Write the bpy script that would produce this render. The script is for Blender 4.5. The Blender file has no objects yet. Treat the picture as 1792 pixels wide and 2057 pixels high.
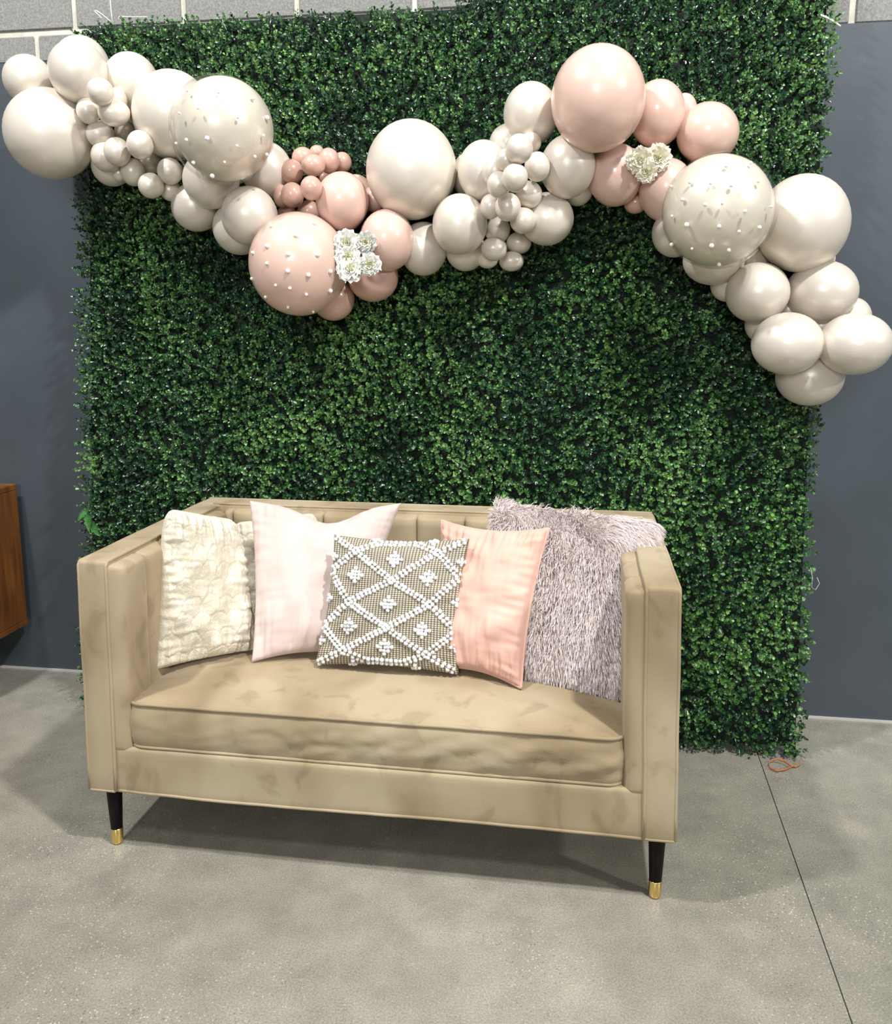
import bpy, bmesh, math, random
import numpy as np
from mathutils import Vector, Matrix, noise

random.seed(7)
rng = np.random.default_rng(11)
scene = bpy.context.scene
C = scene.collection

# ------------------------------------------------------------------ camera
IW, IH = 1792, 2057
FPX, PITCH, CAM_H, PX, PY = 1705.4, -0.1625, 1.3787, 895.6, 928.8
cam_d = bpy.data.cameras.new('camera')
cam = bpy.data.objects.new('camera', cam_d)
C.objects.link(cam)
cam.location = (0, 0, CAM_H)
cam.rotation_euler = (math.pi / 2 + PITCH, 0, 0)
cam_d.sensor_fit = 'VERTICAL'
cam_d.sensor_height = 36
cam_d.lens = FPX * 36 / IH
cam_d.shift_y = -(IH / 2 - PY) / IH
cam_d.clip_start = 0.05
scene.camera = cam

# ------------------------------------------------------------------ world, lamps, exposure
world = bpy.data.worlds.new('world')
scene.world = world
world.use_nodes = True
world.node_tree.nodes['Background'].inputs[0].default_value = (0.93, 0.96, 1.0, 1)
world.node_tree.nodes['Background'].inputs[1].default_value = 0.22
scene.view_settings.view_transform = 'Standard'
scene.view_settings.look = 'None'
scene.view_settings.gamma = 1
scene.view_settings.use_curve_mapping = False
scene.view_settings.exposure = 0.12


def lamp(name, loc, target, size, power, col=(1, 1, 1), sy=None):
    d = bpy.data.lights.new(name, 'AREA')
    d.shape = 'RECTANGLE' if sy else 'DISK'
    d.size = size
    if sy:
        d.size_y = sy
    d.energy = power
    d.color = col
    o = bpy.data.objects.new(name, d)
    o.location = loc
    o.rotation_euler = (Vector(target) - Vector(loc)).to_track_quat('-Z', 'Y').to_euler()
    C.objects.link(o)
    return o


lamp('ceiling_lamp', (-2.3, 1.0, 5.0), (-0.3, 2.3, 1.0), 0.24, 158, (1.0, 0.995, 0.985))
lamp('ceiling_lamp', (1.6, 0.0, 5.0), (0.2, 2.3, 1.0), 0.24, 205, (1.0, 0.995, 0.985))
lamp('ceiling_lamp', (6.5, -2.2, 4.6), (0.3, 2.3, 1.2), 0.5, 190, (1.0, 0.99, 0.98))
lamp('doorway_light', (-1.6, -5.5, 3.3), (0, 2.4, 1.2), 1.8, 165, (0.96, 0.98, 1.0), 1.6)

# ------------------------------------------------------------------ frames of reference
TH, SPH = -0.1553, -0.1441
S0 = Vector((-0.9333, 2.0465, 0))
SX = Vector((math.cos(TH), math.sin(TH), 0))
SY = Vector((-math.sin(TH), math.cos(TH), 0))
H0 = Vector((1.153, 2.516, 0))
HU = Vector((math.cos(SPH), math.sin(SPH), 0))
HN = Vector((math.sin(SPH), -math.cos(SPH), 0))     # out of the wall towards the room
WALL_D = 2.982
W0 = -HN * WALL_D                                   # foot of the wall plane
CAMP = Vector((0, 0, CAM_H))
FW = Vector((0, math.cos(PITCH), math.sin(PITCH)))
UP = Vector((0, -math.sin(PITCH), math.cos(PITCH)))
RT = Vector((1, 0, 0))
ZV = Vector((0, 0, 1))
LEAN = 0.095                                        # the hedge leans back on the wall


def ray(x, y):
    return RT * ((x - PX) / FPX) + UP * ((PY - y) / FPX) + FW


def on_plane(x, y, p0, n):
    d = ray(x, y)
    return CAMP + d * ((p0 - CAMP).dot(n) / d.dot(n))


def sofa_pt(a, b, z):
    return S0 + SX * a + SY * b + ZV * z


def sofa_at(x, y, b=None, z=None):
    """point seen at x,y lying b behind the sofa front, or at height z"""
    if b is not None:
        return on_plane(x, y, S0 + SY * b, SY)
    return on_plane(x, y, Vector((0, 0, z)), ZV)


def wall_at(x, y, d=0.0):
    return on_plane(x, y, W0 + HN * d, HN)


HLN = (HN + ZV * (-0.0) + ZV * LEAN).normalized()    # normal of the leaning hedge front


def hedge_at(x, y, d=0.0):
    return on_plane(x, y, H0 + HLN * d, HLN)


# ------------------------------------------------------------------ object helpers
def tag(o, label=None, cat=None, group=None, kind=None):
    if label: o['label'] = label
    if cat: o['category'] = cat
    if group: o['group'] = group
    if kind: o['kind'] = kind
    return o


def empty(name, loc, label=None, cat=None, group=None, rz=0):
    o = bpy.data.objects.new(name, None)
    o.empty_display_size = 0.1
    o.location = loc
    o.rotation_euler = (0, 0, rz)
    C.objects.link(o)
    return tag(o, label, cat, group)


def link(name, me, mat=None, parent=None, loc=None):
    o = bpy.data.objects.new(name, me)
    C.objects.link(o)
    if mat and not me.materials:
        me.materials.append(mat)
    if parent: o.parent = parent
    if loc is not None: o.location = loc
    return o


def mesh_np(name, V, F, smooth=True):
    """V (n,3), F (m,k) faces all with k corners"""
    V = np.asarray(V, np.float32); F = np.asarray(F, np.int32)
    me = bpy.data.meshes.new(name)
    k = F.shape[1]
    me.vertices.add(len(V)); me.vertices.foreach_set('co', V.ravel())
    me.loops.add(F.size); me.loops.foreach_set('vertex_index', F.ravel())
    me.polygons.add(len(F))
    me.polygons.foreach_set('loop_start', np.arange(0, F.size, k, dtype=np.int32))
    me.polygons.foreach_set('loop_total', np.full(len(F), k, np.int32))
    me.update(calc_edges=True)
    if smooth:
        me.polygons.foreach_set('use_smooth', np.ones(len(F), bool))
    me.validate()
    return me


def mesh_from(name, V, F, smooth=True):
    me = bpy.data.meshes.new(name)
    me.from_pydata([tuple(v) for v in V], [], F)
    if smooth:
        me.polygons.foreach_set('use_smooth', np.ones(len(me.polygons), bool))
    me.update()
    return me


def local(o_parent_loc, P):
    return [tuple(Vector(p) - Vector(o_parent_loc)) for p in P]


def grid_faces(nu, nv, off=0, closed_u=False):
    F = []
    for i in range(nu if closed_u else nu - 1):
        for j in range(nv - 1):
            a = off + i * nv + j
            b = off + ((i + 1) % nu) * nv + j
            F.append((a, b, b + 1, a + 1))
    return F


def rbox_vf(sx, sy, sz, r, n=(6, 6, 6), warp=None):
    """rounded box centred on the origin; warp(v)->v applied at the end"""
    half = np.array([sx, sy, sz]) / 2
    def ticks(h, m):
        k = [-h + r * (1 - math.cos(t)) for t in np.linspace(0, math.pi / 2, 4)]
        mid = list(np.linspace(-h + r, h - r, m + 1))[1:-1]
        return k + mid + [-q for q in reversed(k)]
    T = [ticks(half[i], n[i]) for i in range(3)]
    idx = {}; V = []; F = []
    def vid(p):
        key = tuple(round(c, 6) for c in p)
        if key not in idx:
            idx[key] = len(V); V.append(p)
        return idx[key]
    for ax in range(3):
        u, w = [(1, 2), (2, 0), (0, 1)][ax]
        for s in (-1, 1):
            for i in range(len(T[u]) - 1):
                for j in range(len(T[w]) - 1):
                    q = []
                    for (a, b) in ((i, j), (i + 1, j), (i + 1, j + 1), (i, j + 1)):
                        p = [0, 0, 0]; p[ax] = s * half[ax]; p[u] = T[u][a]; p[w] = T[w][b]
                        q.append(vid(tuple(p)))
                    F.append(tuple(q if s > 0 else q[::-1]))
    out = []
    for p in V:
        p = np.array(p); c = np.clip(p, -(half - r), half - r)
        d = p - c; L = np.linalg.norm(d)
        if L > 1e-9: p = c + d / L * r
        out.append(warp(p) if warp else p)
    return out, F


def tube_vf(P, r, n=8, closed=False):
    P = [Vector(p) for p in P]
    V = []; F = []; m = len(P)
    ref = None
    for i in range(m):
        a = P[(i - 1) % m] if (closed or i > 0) else P[i]
        b = P[(i + 1) % m] if (closed or i < m - 1) else P[i]
        t = (b - a).normalized()
        if ref is None:
            ref = t.orthogonal().normalized()
        ref = (ref - t * ref.dot(t)).normalized()
        bi = t.cross(ref)
        rr = r[i] if isinstance(r, (list, tuple)) else r
        for k in range(n):
            an = 2 * math.pi * k / n
            V.append(P[i] + (ref * math.cos(an) + bi * math.sin(an)) * rr)
    for i in range(m if closed else m - 1):
        for k in range(n):
            a = i * n + k; b = i * n + (k + 1) % n
            c = ((i + 1) % m) * n + (k + 1) % n; d = ((i + 1) % m) * n + k
            F.append((a, b, c, d))
    if not closed:
        F.append(tuple(range(n))[::-1]); F.append(tuple(range((m - 1) * n, m * n)))
    return V, F


def lathe_vf(prof, n=24):
    V = []; F = []
    for (r, z) in prof:
        for k in range(n):
            a = 2 * math.pi * k / n
            V.append((r * math.cos(a), r * math.sin(a), z))
    for i in range(len(prof) - 1):
        for k in range(n):
            F.append((i * n + k, i * n + (k + 1) % n, (i + 1) * n + (k + 1) % n, (i + 1) * n + k))
    F.append(tuple(range(n))[::-1]); F.append(tuple(range((len(prof) - 1) * n, len(prof) * n)))
    return V, F


def join_vf(*parts):
    V = []; F = []
    for v, f in parts:
        o = len(V); V += list(v); F += [tuple(i + o for i in q) for q in f]
    return V, F


# ------------------------------------------------------------------ materials
def new_mat(name):
    m = bpy.data.materials.new(name); m.use_nodes = True
    nt = m.node_tree
    return m, nt, nt.nodes['Principled BSDF']


def N(nt, t, **kw):
    n = nt.nodes.new(t)
    for k, v in kw.items():
        if k in n.inputs: n.inputs[k].default_value = v
        else: setattr(n, k, v)
    return n


def ramp(nt, stops):
    r = nt.nodes.new('ShaderNodeValToRGB')
    e = r.color_ramp.elements
    while len(e) < len(stops): e.new(0.5)
    for i, (p, c) in enumerate(stops):
        e[i].position = p
        e[i].color = tuple(c) + (1,) if len(c) == 3 else c
    return r


def lin(r, g, b):
    f = lambda c: (c / 255 / 12.92) if c / 255 <= 0.04045 else ((c / 255 + 0.055) / 1.055) ** 2.4
    return (f(r), f(g), f(b))


def noise_mat(name, c1, c2, scale=5, rough=0.6, detail=4, p=(0.35, 0.65), bump=0, bscale=200, coord='Object', **kw):
    m, nt, b = new_mat(name)
    tc = N(nt, 'ShaderNodeTexCoord')
    n = N(nt, 'ShaderNodeTexNoise'); n.inputs['Scale'].default_value = scale; n.inputs['Detail'].default_value = detail
    nt.links.new(tc.outputs[coord], n.inputs['Vector'])
    r = ramp(nt, [(p[0], c1), (p[1], c2)])
    nt.links.new(n.outputs['Fac'], r.inputs[0]); nt.links.new(r.outputs[0], b.inputs['Base Color'])
    b.inputs['Roughness'].default_value = rough
    for k, v in kw.items():
        b.inputs[k].default_value = v
    if bump:
        n2 = N(nt, 'ShaderNodeTexNoise'); n2.inputs['Scale'].default_value = bscale; n2.inputs['Detail'].default_value = 3
        nt.links.new(tc.outputs[coord], n2.inputs['Vector'])
        bp = N(nt, 'ShaderNodeBump'); bp.inputs['Strength'].default_value = bump; bp.inputs['Distance'].default_value = 0.002
        nt.links.new(n2.outputs['Fac'], bp.inputs['Height']); nt.links.new(bp.outputs[0], b.inputs['Normal'])
    return m


def plain(name, col, rough=0.5, **kw):
    m, nt, b = new_mat(name)
    b.inputs['Base Color'].default_value = tuple(col) + (1,)
    b.inputs['Roughness'].default_value = rough
    for k, v in kw.items():
        b.inputs[k.replace('_', ' ')].default_value = v
    return m


# polished concrete: mottled, with aggregate showing in patches and broad stains
def concrete():
    m, nt, b = new_mat('polished_concrete')
    tc = N(nt, 'ShaderNodeTexCoord')
    L = nt.links.new
    big = N(nt, 'ShaderNodeTexNoise', Scale=0.9, Detail=5.0, Roughness=0.55)
    med = N(nt, 'ShaderNodeTexNoise', Scale=9.0, Detail=6.0, Roughness=0.6)
    fine = N(nt, 'ShaderNodeTexNoise', Scale=230.0, Detail=3.0, Roughness=0.75)
    patch = N(nt, 'ShaderNodeTexNoise', Scale=1.7, Detail=3.0)
    vor = N(nt, 'ShaderNodeTexVoronoi', Scale=150.0, Randomness=1.0)
    for n in (big, med, fine, patch, vor): L(tc.outputs['Object'], n.inputs['Vector'])
    rb = ramp(nt, [(0.3, lin(130, 127, 115)), (0.5, lin(151, 147, 135)), (0.72, lin(167, 163, 151))])
    L(big.outputs['Fac'], rb.inputs[0])
    rm = ramp(nt, [(0.3, (0.80, 0.80, 0.80)), (0.7, (1.08, 1.08, 1.07))])
    L(med.outputs['Fac'], rm.inputs[0])
    mx = N(nt, 'ShaderNodeMix', data_type='RGBA', blend_type='MULTIPLY'); mx.inputs[0].default_value = 1
    L(rb.outputs[0], mx.inputs[6]); L(rm.outputs[0], mx.inputs[7])
    rf = ramp(nt, [(0.33, (0.72, 0.72, 0.72)), (0.5, (1, 1, 1)), (0.66, (1.30, 1.29, 1.26))])
    L(fine.outputs['Fac'], rf.inputs[0])
    mx2 = N(nt, 'ShaderNodeMix', data_type='RGBA', blend_type='MULTIPLY'); mx2.inputs[0].default_value = 1
    L(mx.outputs[2], mx2.inputs[6]); L(rf.outputs[0], mx2.inputs[7])
    # aggregate chips
    chips = N(nt, 'ShaderNodeMath', operation='GREATER_THAN'); chips.inputs[1].default_value = 0.72
    sep = N(nt, 'ShaderNodeSeparateColor'); L(vor.outputs['Color'], sep.inputs[0])
    L(sep.outputs[0], chips.inputs[0])
    near = N(nt, 'ShaderNodeMath', operation='LESS_THAN'); near.inputs[1].default_value = 0.33
    L(vor.outputs['Distance'], near.inputs[0])
    pr = ramp(nt, [(0.46, (0.10, 0.10, 0.10)), (0.62, (1, 1, 1))]); L(patch.outputs['Fac'], pr.inputs[0])
    m1 = N(nt, 'ShaderNodeMath', operation='MULTIPLY'); L(chips.outputs[0], m1.inputs[0]); L(near.outputs[0], m1.inputs[1])
    m2 = N(nt, 'ShaderNodeMath', operation='MULTIPLY'); L(m1.outputs[0], m2.inputs[0]); L(pr.outputs[0], m2.inputs[1])
    m3 = N(nt, 'ShaderNodeMath', operation='MULTIPLY'); L(m2.outputs[0], m3.inputs[0]); m3.inputs[1].default_value = 0.6
    cc = ramp(nt, [(0.0, lin(90, 84, 74)), (0.35, lin(95, 88, 78)), (0.4, lin(205, 200, 188)), (1, lin(222, 218, 208))])
    cc.color_ramp.interpolation = 'CONSTANT'
    L(sep.outputs[1], cc.inputs[0])
    mx3 = N(nt, 'ShaderNodeMix', data_type='RGBA'); L(m3.outputs[0], mx3.inputs[0]); L(mx2.outputs[2], mx3.inputs[6]); L(cc.outputs[0], mx3.inputs[7])
    L(mx3.outputs[2], b.inputs['Base Color'])
    rr = ramp(nt, [(0.3, (0.15,) * 3), (0.7, (0.28,) * 3)]); L(med.outputs['Fac'], rr.inputs[0]); L(rr.outputs[0], b.inputs['Roughness'])
    bp = N(nt, 'ShaderNodeBump'); bp.inputs['Strength'].default_value = 0.08; bp.inputs['Distance'].default_value = 0.001
    L(fine.outputs['Fac'], bp.inputs['Height']); L(bp.outputs[0], b.inputs['Normal'])
    b.inputs['Specular IOR Level'].default_value = 0.45
    return m


def velvet():
    m, nt, b = new_mat('tan_velvet')
    L = nt.links.new
    tc = N(nt, 'ShaderNodeTexCoord')
    mp = N(nt, 'ShaderNodeMapping'); mp.inputs['Scale'].default_value = (1, 1, 0.6)
    L(tc.outputs['Object'], mp.inputs[0])
    n1 = N(nt, 'ShaderNodeTexNoise', Scale=4.5, Detail=2.0, Roughness=0.45, Distortion=0.3)
    n2 = N(nt, 'ShaderNodeTexNoise', Scale=13.0, Detail=4.0, Roughness=0.5, Distortion=0.6)
    n3 = N(nt, 'ShaderNodeTexNoise', Scale=900.0, Detail=2.0)
    for n in (n1, n2, n3): L(mp.outputs[0], n.inputs['Vector'])
    r1 = ramp(nt, [(0.32, lin(143, 126, 98)), (0.45, lin(162, 145, 116)), (0.62, lin(178, 162, 134))])
    L(n1.outputs['Fac'], r1.inputs[0])
    r2 = ramp(nt, [(0.34, (0.83, 0.81, 0.78)), (0.43, (0.99, 0.99, 0.99)), (0.7, (1.03, 1.03, 1.03))]); L(n2.outputs['Fac'], r2.inputs[0])
    mx = N(nt, 'ShaderNodeMix', data_type='RGBA', blend_type='MULTIPLY'); mx.inputs[0].default_value = 1
    L(r1.outputs[0], mx.inputs[6]); L(r2.outputs[0], mx.inputs[7]); L(mx.outputs[2], b.inputs['Base Color'])
    b.inputs['Roughness'].default_value = 0.85
    b.inputs['Sheen Weight'].default_value = 0.25
    b.inputs['Sheen Roughness'].default_value = 0.4
    b.inputs['Sheen Tint'].default_value = (1, 0.93, 0.8, 1)
    b.inputs['Specular IOR Level'].default_value = 0.2
    mxh = N(nt, 'ShaderNodeMath', operation='ADD'); L(n2.outputs['Fac'], mxh.inputs[0]); L(n3.outputs['Fac'], mxh.inputs[1])
    bp = N(nt, 'ShaderNodeBump'); bp.inputs['Strength'].default_value = 0.25; bp.inputs['Distance'].default_value = 0.002
    L(mxh.outputs[0], bp.inputs['Height']); L(bp.outputs[0], b.inputs['Normal'])
    return m


def leafmat():
    m, nt, b = new_mat('boxwood_leaf')
    a = N(nt, 'ShaderNodeAttribute', attribute_name='tint')
    nt.links.new(a.outputs['Color'], b.inputs['Base Color'])
    b.inputs['Roughness'].default_value = 0.30
    b.inputs['Specular IOR Level'].default_value = 0.7
    b.inputs['Subsurface Weight'].default_value = 0.0
    return m


def leafmat_single():
    m, nt, b = new_mat('boxwood_leaf_single')
    oi = N(nt, 'ShaderNodeObjectInfo')
    r = ramp(nt, [(0, lin(24, 62, 26)), (0.5, lin(48, 100, 40)), (1, lin(100, 150, 62))])
    nt.links.new(oi.outputs['Random'], r.inputs[0]); nt.links.new(r.outputs[0], b.inputs['Base Color'])
    b.inputs['Roughness'].default_value = 0.36
    return m


def pearl_latex(name, col, rough, metal, coat, var=0.03):
    m, nt, b = new_mat(name)
    oi = N(nt, 'ShaderNodeObjectInfo')
    hs = N(nt, 'ShaderNodeHueSaturation'); hs.inputs['Color'].default_value = tuple(col) + (1,)
    mr = N(nt, 'ShaderNodeMapRange'); mr.inputs[3].default_value = 1 - var; mr.inputs[4].default_value = 1 + var
    nt.links.new(oi.outputs['Random'], mr.inputs[0]); nt.links.new(mr.outputs[0], hs.inputs['Value'])
    nt.links.new(hs.outputs[0], b.inputs['Base Color'])
    b.inputs['Roughness'].default_value = rough
    b.inputs['Metallic'].default_value = metal
    b.inputs['Coat Weight'].default_value = coat
    b.inputs['Coat Roughness'].default_value = 0.12 if metal == 0 else 0.2
    b.inputs['Subsurface Weight'].default_value = 0.0
    return m


M = {}
M['concrete'] = concrete()
M['velvet'] = velvet()
M['leaf'] = leafmat()
M['leaf1'] = leafmat_single()
M['cream'] = pearl_latex('pearl_cream_latex', lin(223, 214, 201), 0.37, 0.22, 0.12)
M['pink'] = pearl_latex('blush_latex', lin(220, 187, 172), 0.32, 0.0, 0.5)
M['pink_dark'] = pearl_latex('dusty_blush_latex', lin(203, 165, 149), 0.32, 0.0, 0.5)
M['pearl'] = plain('pearl_bead', lin(244, 240, 234), 0.18, Coat_Weight=0.6)
M['paint'] = noise_mat('slate_paint', lin(65, 73, 79), lin(73, 81, 88), 3, 0.5, bump=0.15, bscale=160)
M['block'] = noise_mat('raw_block', lin(112, 112, 110), lin(146, 145, 140), 150, 0.9, detail=8, p=(0.3, 0.7), bump=0.6, bscale=240)
M['mortar'] = noise_mat('mortar', lin(182, 179, 166), lin(204, 201, 190), 20, 0.9, bump=0.5, bscale=120)
M['wood'] = None
M['darkwood'] = plain('ebony_leg', (0.010, 0.005, 0.006), 0.45, Specular_IOR_Level=0.10)
M['brass'] = plain('brass', (0.84, 0.64, 0.24), 0.25, Metallic=1.0)
M['wire'] = plain('clear_wire', lin(225, 225, 222), 0.35)
M['strap'] = plain('orange_strap', lin(190, 120, 70), 0.4)
M['backing'] = plain('hedge_backing', (0.006, 0.014, 0.007), 0.9)
M['stem'] = plain('stem_green', (0.02, 0.06, 0.02), 0.7)


def woodmat():
    m, nt, b = new_mat('walnut_veneer')
    tc = N(nt, 'ShaderNodeTexCoord'); mp = N(nt, 'ShaderNodeMapping'); mp.inputs['Scale'].default_value = (18, 18, 1.6)
    n = N(nt, 'ShaderNodeTexNoise', Scale=2.0, Detail=6.0, Distortion=0.6)
    nt.links.new(tc.outputs['Object'], mp.inputs[0]); nt.links.new(mp.outputs[0], n.inputs['Vector'])
    r = ramp(nt, [(0.3, lin(96, 55, 18)), (0.7, lin(134, 82, 32))])
    nt.links.new(n.outputs['Fac'], r.inputs[0]); nt.links.new(r.outputs[0], b.inputs['Base Color'])
    b.inputs['Roughness'].default_value = 0.4
    return m


M['wood'] = woodmat()

# ------------------------------------------------------------------ setting: floor
def cut_line():
    p0 = sofa_at(1528, 1532, z=0); p1 = sofa_at(1712, 2057, z=0)
    return p0, p1


cp0, cp1 = cut_line()
cd = (cp1 - cp0).normalized(); cn = Vector((-cd.y, cd.x, 0))
# two concrete slabs either side of a saw-cut joint, 4 mm apart, with the joint's bottom under them
far = cp0 - cd * 1.2; nearp = cp0 + cd * 9


def slab(side):
    g = 0.0014
    A = far + cn * side * g; B = nearp + cn * side * g
    D = far + cn * side * 9; E = nearp + cn * side * 9
    top = [A, B, E, D]
    V = [Vector((p.x, p.y, 0)) for p in top] + [Vector((p.x, p.y, -0.05)) for p in top]
    F = [(0, 1, 2, 3), (4, 7, 6, 5), (0, 4, 5, 1), (1, 5, 6, 2), (2, 6, 7, 3), (3, 7, 4, 0)]
    bm = bmesh.new()
    vs = [bm.verts.new(v) for v in V]
    for f in F: bm.faces.new([vs[i] for i in f])
    bmesh.ops.recalc_face_normals(bm, faces=bm.faces)
    me = bpy.data.meshes.new('slab'); bm.to_mesh(me); bm.free()
    return me


fl = link('floor', mesh_from('floor', [(-9, -8, -0.06), (9, -8, -0.06), (9, 5, -0.06), (-9, 5, -0.06), (-9, -8, -0.012), (9, -8, -0.012), (9, 5, -0.012), (-9, 5, -0.012)],
          [(3, 2, 1, 0), (4, 5, 6, 7), (0, 1, 5, 4), (1, 2, 6, 5), (2, 3, 7, 6), (3, 0, 4, 7)], False), noise_mat('joint_dirt', lin(60, 57, 50), lin(80, 76, 66), 30, 0.9))
tag(fl, kind='structure')
for s in (-1, 1):
    link('slab', slab(s), M['concrete'], fl)

# ------------------------------------------------------------------ setting: back wall
TOPZ = 5.2
wall = empty('wall_back', W0)
tag(wall, kind='structure')


def wbox(name, u0, u1, z0, z1, d0, d1, mat, parent, me=None, bevel=0.0):
    """box on the wall: u along it, z up, from d0 to d1 in front of its face; parent sits at W0"""
    V = []
    for d in (d0, d1):
        for (u, z) in ((u0, z0), (u1, z0), (u1, z1), (u0, z1)):
            V.append(HU * u + HN * d + ZV * z)
    F = [(0, 3, 2, 1), (4, 5, 6, 7), (0, 1, 5, 4), (1, 2, 6, 5), (2, 3, 7, 6), (3, 0, 4, 7)]
    bm = bmesh.new(); vs = [bm.verts.new(v) for v in V]
    for f in F: bm.faces.new([vs[i] for i in f])
    bmesh.ops.recalc_face_normals(bm, faces=bm.faces)
    if bevel:
        bmesh.ops.bevel(bm, geom=bm.edges[:], offset=bevel, segments=1, affect='EDGES')
    me = bpy.data.meshes.new(name); bm.to_mesh(me); bm.free()
    return link(name, me, mat, parent)


wbox('painted_wall', -7, 6.5, -0.05, 2.300, -0.15, 0.0, M['paint'], wall)
wbox('mortar_bed', -7, 6.5, 2.300, TOPZ, -0.15, -0.007, M['mortar'], wall)
# block courses above the paint: a cut course, then full courses
mj = 0.019
full = None
proto = {}
def block(u0, u1, z0, z1):
    w = round(u1 - u0, 3); h = round(z1 - z0, 3)
    key = (w, h)
    if key not in proto:
        o = wbox('block', -w / 2, w / 2, -h / 2, h / 2, -0.03, 0.0, M['block'], wall, bevel=0.004)
        proto[key] = o.data
    else:
        o = link('block', proto[key], None, wall)
    o.location = HU * ((u0 + u1) / 2) + HN * random.uniform(-0.001, 0.001) + ZV * ((z0 + z1) / 2)
    return o


lower_j = [-1.908 - 0.406 * k for k in range(12, 0, -1)] + [-1.908 + 0.406 * k for k in range(0, 6)] + [0.840 - 0.406] + [0.845 + 0.406 * k for k in range(0, 13)]
for a, b_ in zip(lower_j[:-1], lower_j[1:]):
    block(a + mj / 2, b_ - mj / 2, 2.3005, 2.388)
z = 2.388 + mj
row = 0
while z < TOPZ - 0.1:
    off = -1.757 if row % 2 == 0 else -1.757 + 0.203
    for k in range(-12, 20):
        u = off + 0.406 * k
        block(u + mj / 2, u + 0.406 - mj / 2, z, z + 0.203 - mj)
    z += 0.203; row += 1
# pale sealant line at the foot of the wall
tr = wbox('trim_1', -7, 6.5, 0.0, 0.006, 0.0, 0.010, plain('sealant', lin(196, 194, 186), 0.6), None)
tr.location = W0
tag(tr, kind='structure')

# ------------------------------------------------------------------ wooden sideboard at the left edge
def sideboard():
    u1, d0, d1 = -2.105, 0.03, 0.46
    u0 = u1 - 1.5
    r = empty('sideboard', W0 + HU * u1 + HN * d0, 'brown walnut sideboard cut off by the left edge of the photo', 'sideboard')
    off = -(HU * u1 + HN * d0)
    def part(name, *a, mat=M['wood'], bevel=0.002):
        o = wbox(name, *a, mat, r, bevel=bevel); o.location = off; return o
    part('top_panel', u0, u1, 0.745, 0.767, d0, d1)
    part('side_panel', u1 - 0.02, u1 - 0.001, 0.222, 0.744, d0, d1 - 0.004)
    part('side_panel', u0 + 0.001, u0 + 0.02, 0.222, 0.744, d0, d1 - 0.004)
    part('bottom_panel', u0, u1, 0.200, 0.221, d0, d1)
    part('back_panel', u0 + 0.021, u1 - 0.021, 0.222, 0.744, d0, d0 + 0.01)
    for k in range(3):
        a = u0 + 0.022 + k * 0.486
        dr = part('door', a, a + 0.482, 0.226, 0.740, d1 - 0.022, d1 - 0.004)
        kb = part('knob', a + 0.43, a + 0.45, 0.48, 0.50, d1 - 0.004, d1 + 0.014)
        kb.parent = dr; kb.location = (0, 0, 0)
    for (lu, ld) in ((u0 + 0.2, d0 + 0.06), (u0 + 0.2, d1 - 0.06), (u1 - 0.22, d0 + 0.06), (u1 - 0.22, d1 - 0.06)):
        V, F = lathe_vf([(0.012, 0), (0.022, 0.2)], 16)
        o = link('leg', mesh_from('leg', V, F), M['darkwood'], r)
        o.location = off + HU * lu + HN * ld


sideboard()

# ------------------------------------------------------------------ the sofa
SW, SD, SH, SL = 1.4916, 0.765, 0.796, 0.1754
sofa = empty('sofa', S0, 'tan velvet two-seat sofa with channel-tufted inside and brass-tipped dark legs', 'sofa', rz=TH)
V_ = M['velvet']


def nz(p, s=1.0, o=0.0):
    return noise.noise(Vector((p[0] * s + o, p[1] * s, p[2] * s)))


def sofa_rbox(name, c, size, r, n=(6, 6, 6), warp=None, parent=None, mat=None):
    c = np.array(c)
    def w(p):
        q = p + c
        return warp(q) if warp else q
    V, F = rbox_vf(*size, r, n, w)
    return link(name, mesh_from(name, V, F), mat or V_, parent or sofa)


T0 = 0.079        # arm thickness
def arm_warp(side):
    def w(q):
        t = (q[2] - SL) / (SH - SL)
        q = q.copy()
        if side < 0:
            k = 0.012 if q[0] < T0 / 2 else 0.014
            q[0] += k * t
        else:
            k = 0.015 if q[0] > SW - T0 / 2 else 0.016
            q[0] -= k * t
        q[0] += 0.002 * nz(q, 6, 3) ; q[1] += 0.002 * nz(q, 5, 9)
        return q
    return w


for side in (-1, 1):
    cx = T0 / 2 if side < 0 else SW - T0 / 2
    arm = sofa_rbox('arm', (cx, SD / 2, (SL + SH) / 2), (T0, SD, SH - SL), 0.010, (4, 14, 14), arm_warp(side))
    # piping: front face outline, and along the top inner and outer edges
    wr = arm_warp(side)
    xi = T0 if side < 0 else SW - T0
    xo = 0.0 if side < 0 else SW
    e = 0.003
    def pl(pts):
        out = []
        for i in range(len(pts) - 1):
            a = np.array(pts[i], float); b_ = np.array(pts[i + 1], float)
            for k in range(10):
                out.append(a + (b_ - a) * k / 10)
        out.append(np.array(pts[-1], float))
        return [wr(q) for q in out]
    s_ = 1 if side < 0 else -1
    loops = [
        pl([(xi - s_ * e, e, SL + 0.004), (xi - s_ * e, e, SH - 0.012), (xi - s_ * e, e + 0.008, SH - e), (xi - s_ * e, SD - 0.10, SH - e)]),
        pl([(xo + s_ * (e + .001), e, SL + 0.004), (xo + s_ * (e + .001), e, SH - 0.012), (xo + s_ * (e + .001), e + 0.008, SH - e), (xo + s_ * (e + .001), SD - 0.03, SH - e)]),
        pl([(xo + s_ * .004, e, SL + 0.004), (xi - s_ * .004, e, SL + 0.004)]),
    ]
    V, F = join_vf(*[tube_vf(l, 0.0042, 8) for l in loops])
    link('piping', mesh_from('piping', V, F), V_, arm)

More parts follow.
